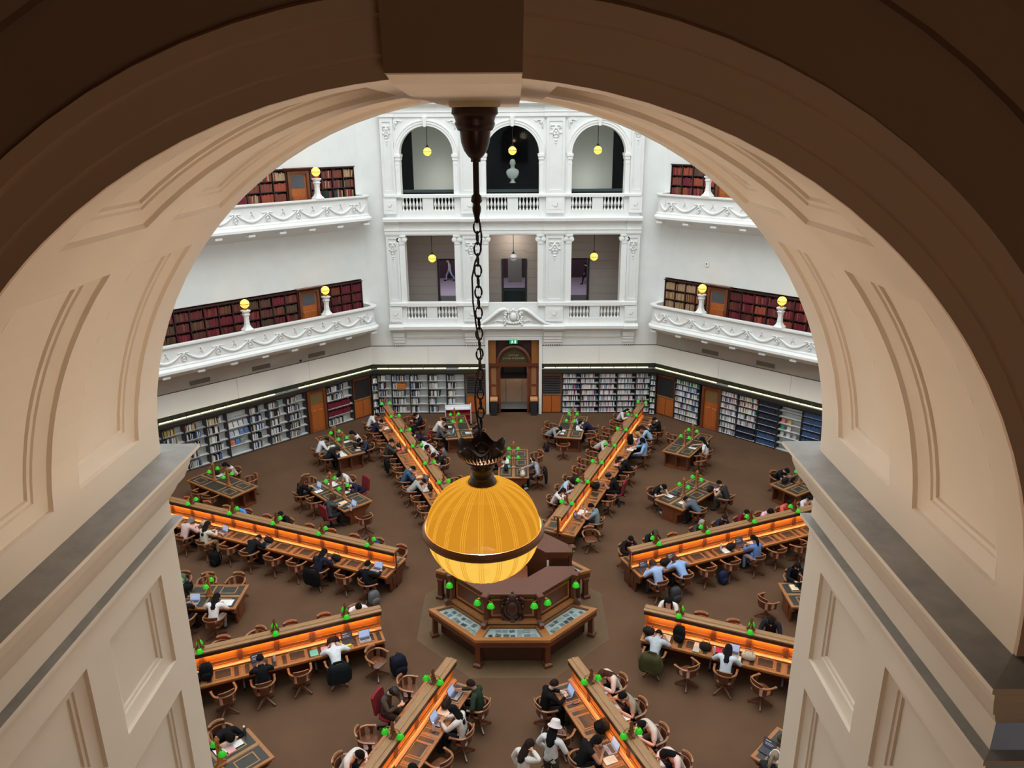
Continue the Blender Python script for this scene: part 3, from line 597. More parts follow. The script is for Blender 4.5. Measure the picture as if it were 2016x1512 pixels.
for sg in (-1, 1):
    zs = Z5 if sg < 0 else Z7
    for bi in range(5):
        a, b = FX[sg][bi], FX[sg][bi + 1]; bw = b - a - .008; Mw = Mx.Translation(((a + b) / 2, A + .02, 0))
        bookcase_tpl(bw, zs, sg < 0).make(thing('bookcase', 'tall bookcase on the far wall, %s from left, %s of the archway' % (o_(bi), 'left' if sg < 0 else 'right'), 'bookcase', Mw, 'bookcases under the strip lights'))
        for si, z in enumerate(zs):
            x0 = -bw / 2 + .03; x1 = x0 + (bw - .06) * (random.uniform(.4, .65) if sg < 0 else random.uniform(.75, 1)); 
            if sg < 0 and bi < 2: x1 = x0 + (bw - .06) * random.uniform(.55, .8)
            row(Mw, x0, x1, z + .022, 'lib', P_MIX if sg < 0 else P_LIGHT, None, None, .30 if sg < 0 else .235, hvar=.05 if sg < 0 else .03)
    zs = Z5 if sg < 0 else Z7; ang = sg * -22.5
    Mw = Mx.Rotation(radians(ang), 4, 'Z') @ Mx.Translation((0, 18.32, 0))
    bookcase_tpl(.32, zs, sg < 0).make(thing('bookcase', 'narrow corner bookcase at the far %s corner of the hall' % ('left' if sg < 0 else 'right'), 'bookcase', Mw, 'bookcases under the strip lights'))
    for z in zs: row(Mw, -.13, .13, z + .022, 'lib', P_MIX if sg < 0 else P_GREEN + P_LIGHT, None, None, .27 if sg < 0 else .23)
# box of orange leaflets on the far left shelves, white board on the right ones
thing('leaflet_box', 'orange box lying on the second shelf of the far left bookcases', 'box', Mx.Translation((-5.97, A + .03, 1.365)), None, MB().bbox(0, .46, 0, .22, 0, .26, .01).mesh('leaflet_box', [paint((190, 110, 40))]))
# doors
def door(sd, s0, s1, z0, h, nm, cornice):
    d = setting(nm, None, RW[sd]); a, b = sorted((SX[sd](s0), SX[sd](s1))); y = A + (.02 if not cornice else -.02); c = (a + b) / 2
    for p, q in ((a, a + .12), (b - .12, b)): put('frame', MB().box(p, q, y - .06, 17.6, z0, z0 + h).mesh('frame', 'mahog_v'), d)
    put('lintel', MB().box(a + .12, b - .12, y - .06, 17.6, z0 + h - .12, z0 + h).mesh('lintel', 'mahog'), d)
    m = MB(); m.box(a + .12, b - .12, y + .04, y + .09, z0 + .02, z0 + h - .12); lf = put('leaf', m.mesh('leaf', 'doorwood'), d)
    for p, q in ((a + .2, c - .04), (c + .04, b - .2)): put('door_panel', MB().bbox(0, q - p, 0, h * .46, 0, .03, .02).mesh('door_panel', 'doorwood'), lf, Mx.Translation((p, y + .05, z0 + .12)) @ Mx.Rotation(pi / 2, 4, 'X'))
    m = MB(); m.box(a + .2, b - .2, y + .025, y + .05, z0 + h * .66, z0 + h - .2); put('pane', m.mesh('pane', [paint((120, 100, 66), .3) if not cornice else paint((84, 86, 90), .25)]), lf)
    put('handle', MB().ball((b - .19 if sd == 'R' else a + .19, y, z0 + 1.0), .03).mesh('handle', 'brass'), lf)
    if cornice: put('door_cornice', profx(MB(), [(y - .02, z0 + h), (y - .08, z0 + h + .04), (y - .22, z0 + h + .12), (y - .22, z0 + h + .15), (17.5, z0 + h + .15), (17.5, z0 + h)], a - .16, b + .16).mesh('door_cornice', 'mahog'), d)
k = 1
for sd in ('L', 'R'):
    door(sd, 2.80, 3.80, 0, 2.15, 'door_%d' % k, False); door(sd, 2.70, 3.74, 4.93, 2.02, 'door_%d' % (k + 1), True); door(sd, 2.70, 3.74, 10.1, 2.12, 'door_%d' % (k + 2), True); k += 3
# slate-fronted cabinets and louvred cabinets
def cabinet(Mw, w, lab, louvre):
    t = thing('louvred_cabinet' if louvre else 'notice_cabinet', lab, 'cabinet', Mw, 'wooden cabinets between the shelves'); h = w / 2
    put('carcass', MB().box(-h, h, .06, .34, 0, 2.15).mesh('carcass', 'mahog_v'), t); put('header', MB().box(-h, h, .0, .06, 2.03, 2.15).mesh('header', 'mahog'), t)
    for i in range(2):
        c = put('cupboard_door', MB().bbox(-h / 2 + .012, h / 2 - .012, 0, .92, 0, .03, .012).mesh('cupboard_door', 'doorwood'), t, Mx.Translation((-h / 2 + i * h, .06, .06)) @ Mx.Rotation(pi / 2, 4, 'X'))
        put('catch', MB().ball((.1 - .2 * i, .5, .035), .015, 6, 4).mesh('catch', 'brass'), c)
    put('ledge', MB().box(-h, h, .0, .06, 1.0, 1.04).mesh('ledge', 'oak_light'), t)
    if louvre:
        sl = MB(); sl.prism([(0, 0), (.05, .05), (.05, .06), (0, .015)], -h + .04, h - .04, lambda a, b, d: (d, a, b)); me = sl.mesh('slat', 'black')
        for i in range(10): put('slat', me, t, Mx.Translation((0, .01, 1.07 + i * .094)))
    else: put('board', MB().bbox(-h + .06, h - .06, 0, .93, 0, .02, .008).mesh('board', 'slate'), t, Mx.Translation((0, .06, 1.07)) @ Mx.Rotation(pi / 2, 4, 'X'))
for sd in ('L', 'R'): cabinet(RW[sd] @ Mx.Translation((SX[sd](.70), A, 0)), 1.0, 'wooden cabinet with a slate board in the %s near the far corner' % WN[sd], False)
cabinet(Mx.Translation((-1.93, A, 0)), .96, 'wooden cabinet with dark louvres left of the archway door', True); cabinet(Mx.Translation((1.93, A, 0)), .96, 'wooden cabinet with dark louvres right of the archway door', True)
# strip lights over the shelves
def rail(Mw, x0, x1, lab):
    t = thing('strip_light_rail', lab, 'light', Mw, 'strip lights over the bookcases'); y, z = 16.9, 2.5
    m = MB(); m.T = Mx.Translation((0, y, z)); m.tube([(x0, 0, 0), (x1, 0, 0)], .055, 8); put('housing', m.mesh('housing', 'steel', True), t)
    n = int((x1 - x0) / .58); tm = MB().box(.02, .56, -.03, .03, 0, .03).mesh('tube', 'tube'); to = MB().box(.02, .56, -.03, .03, 0, .03).mesh('unlit_tube', 'tube_off')
    for i in range(n): put('tube', to if random.random() < .1 else tm, t, Mx.Translation((x0 + .1 + i * .58, y, z + .045)))
    br = MB().tube([(0, 0, 0), (0, .38, .1)], .012, 5).mesh('bracket', 'steel')
    for i in range(int((x1 - x0) / 1.9) + 1): put('bracket', br, t, Mx.Translation((x0 + .5 + 1.9 * i, y, z + .03)))
rail(RW['L'], WH - 12.0, WH - .12, 'long strip light rail above the left wall bookcases'); rail(RW['R'], -WH + .12, -WH + 12.0, 'long strip light rail above the right wall bookcases')
rail(Mx.Identity(4), -6.95, -1.42, 'strip light rail above bookcases left of the archway'); rail(Mx.Identity(4), 1.42, 6.95, 'strip light rail above bookcases right of the archway')
for sd, L in (('L', [(8.7, 'third'), (5.9, 'second'), (3.08, 'first')]), ('R', [(3.04, 'first'), (5.86, 'second')])):
    for s, q in L:
        t = thing('air_vent', 'slotted air vent, %s from the corner, under the %s lower balcony' % (q, 'left' if sd == 'L' else 'right'), 'vent', RW[sd] @ Mx.Translation((SX[sd](s), A, 3.86)), 'air vents under the lower balconies')
        put('frame', MB().box(-.44, .44, -.015, 0, -.1, .1).mesh('frame', 'vent'), t); sl = MB().box(-.42, .42, -.03, -.015, 0, .016).mesh('slat', 'vent')
        for i in range(5): put('slat', sl, t, Mx.Translation((0, 0, -.085 + i * .037)))
thing('camera_box', 'small dark security camera between vents on the left wall', 'camera', RW['L'] @ Mx.Translation((SX['L'](3.95), A, 3.78)), None, MB().lathe([(.03, -.1), (.06, -.06), (.06, 0)], 8).mesh('camera_box', 'charcoal'))
m = MB(); m.bbox(-.09, .09, -.05, 0, -.1, .1, .02, 0); m.box(-.05, .0, -.055, -.05, .0, .06, 1)
thing('wall_sensor', 'small white sensor box high on the right wall', 'sensor', RW['R'] @ Mx.Translation((SX['R'](2.55), A, 7.95)), None, m.mesh('wall_sensor', ['white', 'black']))
# gallery bookcases with leather volumes
GP = {'L0': [('crimson', 4), ('maroon', 4), ('russet', 1)], 'L1': [('maroon', 3), ('umber', 4), ('russet', 3), ('crimson', 2)], 'U': [('crimson', 3), ('russet', 3), ('fawn', 2), ('umber', 2), ('dark green', 1), ('copper', 2)], 'R0': [('fawn', 6), ('buff', 4)], 'R1': [('crimson', 4), ('maroon', 3), ('copper', 2)], 'UR': [('copper', 4), ('crimson', 2), ('umber', 2), ('russet', 2)]}
for sd in ('L', 'R'):
    for lv, z0, ln in ((0, 5.62, 'lower'), (1, 10.98, 'upper')):
        top = 1.35 if lv == 0 else 1.32
        for run, (s0, s1, nc) in enumerate(((.34, 2.62, 4), (3.80, 10.62, 11))):
            if lv and run and sd == 'R': continue
            a, b = sorted((SX[sd](s0), SX[sd](s1))); w_ = (b - a) / nc
            t = thing('gallery_bookcase', 'dark bookcase of leather volumes, %s the door, %s %s gallery' % ('corner side of' if run == 0 else 'long run past', sd == 'L' and 'left' or 'right', ln), 'bookcase', RW[sd] @ Mx.Translation((a, A - .04, z0)), 'gallery bookcases')
            put('back_panel', MB().box(0, b - a, .32, .35, -.7, top).mesh('back_panel', 'gcase'), t); put('plinth', MB().box(0, b - a, .02, .3, -.7, -.05).mesh('plinth', 'gcase'), t)
            um = MB().box(-.018, .018, 0, .32, -.1, top).mesh('upright', 'gcase'); shm = MB().box(0, b - a, 0, .32, 0, .03).mesh('shelf', 'gcase')
            for i in range(nc + 1): put('upright', um, t, Mx.Translation((w_ * i, 0, 0)))
            for i in range(4): put('shelf', shm, t, Mx.Translation((0, 0, -.03 + i * top / 3)))
            put('top_board', MB().box(-.04, b - a + .04, -.05, .34, top - .0, top + .04).mesh('top_board', 'gcase'), t)
            for i in range(nc):
                for r in range(3):
                    pal = GP['U' if lv and sd == 'L' else 'UR' if lv else sd + str(run)]
                    if random.random() < .65: pal = pick(pal); pal = [(CN[pal], 6), ('russet', 1)]
                    cn = (nc - i if sd == 'L' else i + 1) - 1
                    lab = '%s row, %s cell %s, %s gallery' % (('bottom', 'middle', 'top')[r], o_(cn), 'by the corner' if run == 0 else 'past the door', 'left' if sd == 'L' else 'right') if lv == 0 else None
                    row(RW[sd] @ Mx.Translation((a + w_ * i, A - .04, z0)), .03, w_ - .02, r * top / 3, 'gal', pal, lab, ('gal' + sd, 150), .36, (.045, .07), .03, .2, .06, group='leather volumes in the lower galleries', nm='leather_volume')
for k, nm, cat, lb in (('lib', 'library_books', 'books', 'further library books standing in rows on the ground floor shelves'), ('gal', 'leather_volumes', 'books', 'further leather bound volumes filling the gallery bookcases')):
    R = rest[k]; o = put(nm, R.mb.mesh(nm, R.mats), None, None, kind='stuff', label=lb, category=cat)

# ---- archway door of the far wall
d = setting('door_7'); y = 17.35
def dp(n, m, mt, sm=False, par=None): return put(n, m.mesh(n, mt, sm), par or d)
for sg in (-1, 1):
    a, b = sorted((sg * 1.26, sg * .74)); dp('jamb_post', MB().box(a, b, y, y + .3, 0, 2.55), 'mahog_v')
    for z0, z1 in ((.95, 1.4), (1.55, 2.45)): a, b = sorted((sg * 1.14, sg * .9)); dp('side_pane', MB().box(a, b, y - .02, y, z0, z1), [paint((150, 104, 70), .35)])
    a, b = sorted((sg * 1.26, sg * .9)); dp('side_panel', MB().box(a, b, y + .02, y + .2, 2.66, 3.9), [paint((150, 96, 48), .4)])
    a, b = sorted((sg * 1.26, sg * .72)); dp('skirting', MB().box(a, b, y - .05, y, .0, .5), 'dkwood')
    a, b = sorted((sg * .76, sg * .68)); dp('door_post', MB().box(a, b, y - .08, y + .35, 0, 2.6), 'mahog_v')
dp('transom', MB().box(-1.26, 1.26, y - .1, y + .2, 2.5, 2.66), 'mahog')
m = MB(); m.loft([[(r * cos(pi * t / 20), y + dd, 2.66 + r * 1.08 * sin(pi * t / 20)) for r, dd in ((.72, .1), (.72, -.04), (.80, -.08), (.88, -.04), (.9, .1))] for t in range(21)]); dp('arch_frame', m, 'mahog', 40)
m = MB(); m.prism([(.74 * cos(pi * t / 16), 2.66 + .8 * sin(pi * t / 16)) for t in range(17)], y + .06, y + .08, lambda a, b, q: (a, q, b)); fan = dp('fanlight_pane', m, [paint((70, 62, 44), .25)])
dp('upper_board', MB().box(-.9, .9, y + .2, y + .24, 2.66, 3.92), [paint((60, 34, 36), .4)])
def text(s, size, loc, parent, mt='lettering', rot=(pi / 2, 0, 0)):
    c = bpy.data.curves.new('lettering', 'FONT'); c.body = s; c.size = size; c.align_x = 'CENTER'; c.extrude = .003; c.resolution_u = 1
    o = bpy.data.objects.new('tmp', c); COL.objects.link(o); dg = bpy.context.evaluated_depsgraph_get(); me = bpy.data.meshes.new_from_object(o.evaluated_get(dg)); bpy.data.objects.remove(o)
    me.materials.clear(); me.materials.append(K[mt]); return put('lettering', me, parent, Mx.Translation(loc) @ Mx.Rotation(rot[0], 4, 'X'))
text('MOTTLAU', .11, (0, y + .05, 3.03), fan); text('LUCCR CUDDIHER', .13, (0, y + .05, 2.86), fan)
p = setting('wall_passage')
put('passage_floor', MB().box(-1.2, 1.2, 17.4, 22, -.02, .0).mesh('passage_floor', [paint((112, 112, 112), .6)]), p)
for i in range(3): put('stone_slab', MB().box(-1.3 + .87 * i + .01, -.44 + .87 * i, 19.0, 19.1, .0, 1.3).mesh('stone_slab', 'tan'), p)
put('back_wall', MB().box(-1.6, 1.6, 21.6, 21.8, 0, 4).mesh('back_wall', [paint((96, 88, 80))]), p); put('lintel_shelf', MB().box(-1.3, 1.3, 19.0, 19.9, 1.3, 1.36).mesh('lintel_shelf', 'charcoal'), p)
for sg in (-1, 1): put('side_wall', MB().box(sg * 1.5 - .05, sg * 1.5 + .05, 17.8, 21.6, 0, 4).mesh('side_wall', 'dkwood'), p); put('passage_post', MB().box(sg * .62 - .05, sg * .62 + .05, 20.4, 20.5, 0, 3).mesh('passage_post', 'black'), p)
put('ceiling_slab', MB().box(-1.6, 1.6, 17.8, 21.7, 3.95, 4.1).mesh('ceiling_slab', 'dkwood'), p)
lamp('POINT', 'passage_light', (0, 18.4, 2.3), 26, (1, .78, .6), shadow_soft_size=.2)
e = thing('exit_sign', 'small green lit exit sign hung over the archway door', 'sign', Mx.Translation((0, 17.12, 3.86)))
put('case', MB().bbox(-.2, .2, -.04, .04, -.1, .1, .01).mesh('case', 'exit'), e)
m = MB(); m.ball((-.07, -.045, .05), (.02, .006, .02), 6, 4); m.box(-.09, -.05, -.048, -.042, -.03, .035); m.tube([(-.08, -.045, -.03), (-.11, -.045, -.08)], .012, 4); m.tube([(-.06, -.045, -.03), (-.03, -.045, -.06), (-.03, -.045, -.085)], .012, 4); m.tube([(-.06, -.045, .02), (-.02, -.045, .0)], .01, 4)
m.box(.05, .12, -.048, -.042, -.08, .07); put('running_figure', m.mesh('running_figure', 'exit_w'), e)
for sg in (-1, 1):
    t = thing('rubbish_bin', 'dark bin with a tan lid on the %s of the archway door' % ('left' if sg < 0 else 'right'), 'bin', Mx.Translation((sg * 1.02, 17.05, 0)), 'bins beside the archway')
    put('body', MB().loft([[(-.15, -.17, 0), (.15, -.17, 0), (.15, .14, 0), (-.15, .14, 0)], [(-.18, -.2, .78), (.18, -.2, .78), (.18, .17, .78), (-.18, .17, .78)]]).mesh('body', 'charcoal'), t)
    put('lid', MB().bbox(-.19, .19, -.21, .18, .80, .93, .03).mesh('lid', [paint((214, 150, 96))]), t); put('rim', MB().box(-.19, .19, -.21, .18, .775, .80).mesh('rim', 'charcoal'), t)
# ---- globe lamps on the balconies and small pendants in the far openings
def globe_mesh(r, mt, n=14):
    m = MB(); m.lathe([(.02, -r), (r * .5, -r * .87), (r * .87, -r * .5), (r, -.02), (r, .02), (r * .87, r * .5), (r * .5, r * .87), (.02, r)], n); return m.mesh('globe', mt, True)
gf, go = globe_mesh(.19, 'globe_far'), globe_mesh(.19, 'globe_off'); gband = MB().lathe([(.19, -.012), (.2, -.012), (.2, .012), (.19, .012)], 14).mesh('band', 'brass')
pm = MB(); pm.loft([[(-q, -q, z), (q, -q, z), (q, q, z), (-q, q, z)] for q, z in ((.2, 0), (.2, .05), (.13, .14), (.09, .24), (.075, .5), (.09, .64), (.12, .68), (.12, .72), (.08, .74), (.13, .80), (.15, .84), (.15, .88))]); pme = pm.mesh('pedestal', 'trim')
for sd, lv, s, lab in (('L', 5.88, 2.88, 'nearer the far corner on the left lower balcony'), ('L', 5.88, 6.75, 'further round on the left lower balcony'), ('L', 11.06, 2.85, 'on the left upper balcony beside the door'), ('R', 5.88, 2.93, 'nearer the far corner on the right lower balcony'), ('R', 5.88, 6.75, 'further round on the right lower balcony'), ('R', 11.06, 2.85, 'on the right upper balcony cut by the arch')):
    t = thing('globe_lamp', 'white pedestal lamp with yellow globe ' + lab, 'lamp', RW[sd] @ Mx.Translation((SX[sd](s), 16.28, lv)), 'globe lamps on the balcony rails')
    put('pedestal', pme, t); put('collar', MB().lathe([(.05, .88), (.07, .93), (.04, .97)], 8).mesh('collar', 'brass'), t); put('globe', gf, t, Mx.Translation((0, 0, 1.15))); put('band', gband, t, Mx.Translation((0, 0, 1.15)))
for c, z, zt, lt, wh in ((-3.95, 12.93, 14.07, 1, 'left upper arch'), (0, 12.95, 14.07, 1, 'middle upper arch'), (3.96, 12.95, 14.07, 1, 'right upper arch'), (-3.92, 7.98, 9.13, 1, 'left square opening'), (.02, 8.0, 9.13, 0, 'middle square opening'), (3.92, 8.02, 9.13, 1, 'right square opening')):
    t = thing('small_pendant', '%s globe pendant hanging in the %s of the far wall' % ('lit yellow' if lt else 'unlit white', wh), 'lamp', Mx.Translation((c, 17.4, z)), 'pendants in the far wall openings')
    put('rod', MB().tube([(0, 0, .2), (0, 0, zt - z)], .014, 6).mesh('rod', 'bronze'), t); put('cap', MB().lathe([(.1, .2), (.05, .24), (.03, .3)], 8).mesh('cap', 'bronze'), t); put('globe', gf if lt else go, t); put('band', gband, t)
# bust in the middle arch
t = thing('marble_bust', 'white marble bust on a dark plinth in the middle upper arch', 'sculpture', Mx.Translation((0, 18.2, 10.25)))
put('plinth', MB().loft([[(-q, -q, z), (q, -q, z), (q, q, z), (-q, q, z)] for q, z in ((.3, 0), (.3, .1), (.22, .14), (.22, 1.1), (.28, 1.16), (.28, 1.2))]).mesh('plinth', 'navy_wall'), t)
m = MB(); m.lathe([(.14, 1.2), (.14, 1.23), (.08, 1.27), (.09, 1.33), (.06, 1.36)], 12); put('socle', m.mesh('socle', 'marble', True), t)
m = MB(); m.loft([[(wd * cos(2 * pi * j / 14), dp_ * sin(2 * pi * j / 14) - off, z) for j in range(14)] for wd, dp_, off, z in ((.05, .05, 0, 1.35), (.2, .11, 0, 1.44), (.29, .14, 0, 1.6), (.31, .14, .0, 1.72), (.24, .12, 0, 1.82), (.1, .09, .0, 1.88), (.085, .085, .01, 1.96), (.11, .12, .03, 2.04), (.125, .14, .03, 2.12), (.125, .14, .02, 2.2), (.09, .1, .0, 2.27), (.03, .03, 0, 2.3))])
m.ball((0, -.16, 2.09), (.02, .03, .035), 6, 4); m.ball((0, -.13, 2.2), (.09, .04, .02), 8, 4)
for sg in (-1, 1): m.ball((sg * .125, 0, 2.1), (.02, .03, .04), 6, 4)
put('figure', m.mesh('figure', 'marble', True), t)
# ================================================================== THE PENDANT IN THE NEAR ARCH
t = thing('globe_pendant', 'large ribbed yellow glass globe pendant hung on a chain in the near arch', 'lamp', Mx.Translation((.034, -17.59, 12.83)))
def tp(n, m, mt, sm=False, par=None, lb=None): o = put(n, m.mesh(n, mt, sm), par or t); 
def tpart(n, m, mt, sm=False, par=None): return put(n, m.mesh(n, mt, sm), par or t)
tpart('mount_block', MB().lathe([(.062, 1.205), (.066, 1.21), (.066, 1.238), (.062, 1.242)], 20), 'mount', True)
tpart('canopy', MB().lathe([(.058, 1.207), (.06, 1.19), (.054, 1.185), (.05, 1.172), (.052, 1.165), (.045, 1.15), (.04, 1.148), (.037, 1.12), (.03, 1.10), (.02, 1.086), (.013, 1.08), (.013, 1.072)], 20), 'canopy', True)
tpart('rod', MB().tube([(0, 0, 1.08), (0, 0, .985)], .0085, 8), 'bronze', True)
tpart('finial', MB().lathe([(.009, .99), (.013, .985), (.015, .972), (.009, .965), (.012, .955), (.011, .945), (.008, .935), (.006, .922), (.003, .915)], 10), 'bronze', True)
ln = MB(); ln.tube([(.0095 * cos(a), 0, .019 * sin(a) * (1 if abs(sin(a)) > .5 else .9)) for a in [2 * pi * q / 14 for q in range(14)]], .0026, 6, closed=True); lme = ln.mesh('chain_link', 'bronze', True)
n = 20; z0, z1 = .905, .345; pt = (z0 - z1) / (n - 1)
for i in range(n): put('chain_link', lme, t, Mx.Translation((0, 0, z0 - pt * i)) @ Mx.Rotation(pi / 2 * (i % 2) + .25, 4, 'Z') @ Mx.Scale(pt / .0325, 4, (0, 0, 1)))
c = [(.004, 0, .935), (.012, -.004, .88), (.008, -.01, .84), (-.006, -.012, .815), (-.016, -.01, .77), (-.015, -.008, .7), (-.008, -.008, .64), (0, -.01, .585), (.004, -.012, .55), (-.002, -.012, .51), (-.014, -.01, .46), (-.016, -.01, .42), (-.012, -.008, .37), (-.004, -.004, .31), (0, 0, .27)]
tpart('flex', MB().tube(c, .0024, 6), 'bronze', True)
m = MB(); NL = 40    # leafy bowl
prof = [(.022, .232), (.042, .235), (.056, .245), (.063, .258), (.067, .272)]
def bowl(off, up): return [[((r + off) * (1 + .08 * max(0, sin(5 * a)) * k / 4 + .03 * sin(20 * a) * k / 4) * cos(a), (r + off) * (1 + .08 * max(0, sin(5 * a)) * k / 4 + .03 * sin(20 * a) * k / 4) * sin(a), z + up + (.013 * sin(5 * a) + .005 * sin(20 * a)) * (k / 4) ** 2) for a in [2 * pi * j / NL for j in range(NL)]] for k, (r, z) in enumerate(prof)]
R = bowl(0, 0) + list(reversed(bowl(-.004, .004))); m.loft(R)
tpart('leaf_bowl', m, 'bronze', True)
tpart('lamp_ring', MB().tube([(.016 * cos(a), .003, .262 + .016 * sin(a)) for a in [2 * pi * q / 14 for q in range(14)]], .0035, 6, closed=True), 'bronze', True)
m = MB()
for j in range(40): a = 2 * pi * j / 40; m.tube([(.05 * cos(a), .05 * sin(a), .234), (.066 * cos(a + .05), .066 * sin(a + .05), .246), (.074 * cos(a), .074 * sin(a), .258)], [.004, .005, .001], 4)
tpart('gilt_fringe', m, [paint((122, 82, 36), .4)])
tpart('neck', MB().lathe([(.05, .232), (.052, .226), (.036, .222), (.034, .212), (.037, .205), (.032, .198), (.029, .19), (.030, .18), (.036, .176), (.034, .170), (.040, .163), (.044, .155), (.043, .150), (.02, .15)], 20), [paint((66, 52, 40), .4)], True)
GR = .172; NS = 80
def gl(lo, hi, steps_):
    m = MB(); rows_ = []
    for i in range(steps_ + 1):
        ph = lo + (hi - lo) * i / steps_; row_ = []
        for j in range(NS):
            a = 2 * pi * j / NS; s_ = 1 + .010 * abs(sin(10 * a)) ** .6 * min(1, cos(ph) * 1.4)
            row_.append((GR * s_ * cos(ph) * cos(a), GR * s_ * cos(ph) * sin(a), GR * .93 * sin(ph)))
        rows_.append(row_)
    m.loft(rows_, caps=False); return m
up_ = tpart('globe_upper', gl(.0, 1.33, 14), 'globe', 30); lo_ = tpart('globe_lower', gl(-1.5, .0, 14), 'globe_hi', 30)
rib = MB()
for dA in (-.035, 0, .035): rib.tube([(GR * 1.0045 * cos(p) * cos(dA / max(.25, cos(p))), GR * 1.0045 * cos(p) * sin(dA / max(.25, cos(p))), GR * .935 * sin(p)) for p in [.08 + 1.2 * q / 12 for q in range(13)]], .0014, 4)
rme = rib.mesh('rib', 'globe_rib', True)
for j in range(20):
    put('rib', rme, up_, Mx.Rotation(2 * pi * j / 20, 4, 'Z')); put('rib', rme, lo_, Mx.Rotation(2 * pi * j / 20, 4, 'Z') @ Mx.Scale(-1, 4, (0, 0, 1)))
lamp('POINT', 'globe_bulb', (.034, -17.59, 12.83), 640, (1, .87, .77), shadow_soft_size=.03)
tpart('equator_band', MB().lathe([(.1745, -.012), (.182, -.012), (.186, -.006), (.186, .004), (.181, .010), (.178, .013), (.1745, .012), (.1745, -.012)], 48), [paint((140, 94, 54), .4)], True)
tpart('bottom_finial', MB().lathe([(.02, -.155), (.018, -.165), (.008, -.172), (.003, -.18)], 10), 'brass', True)

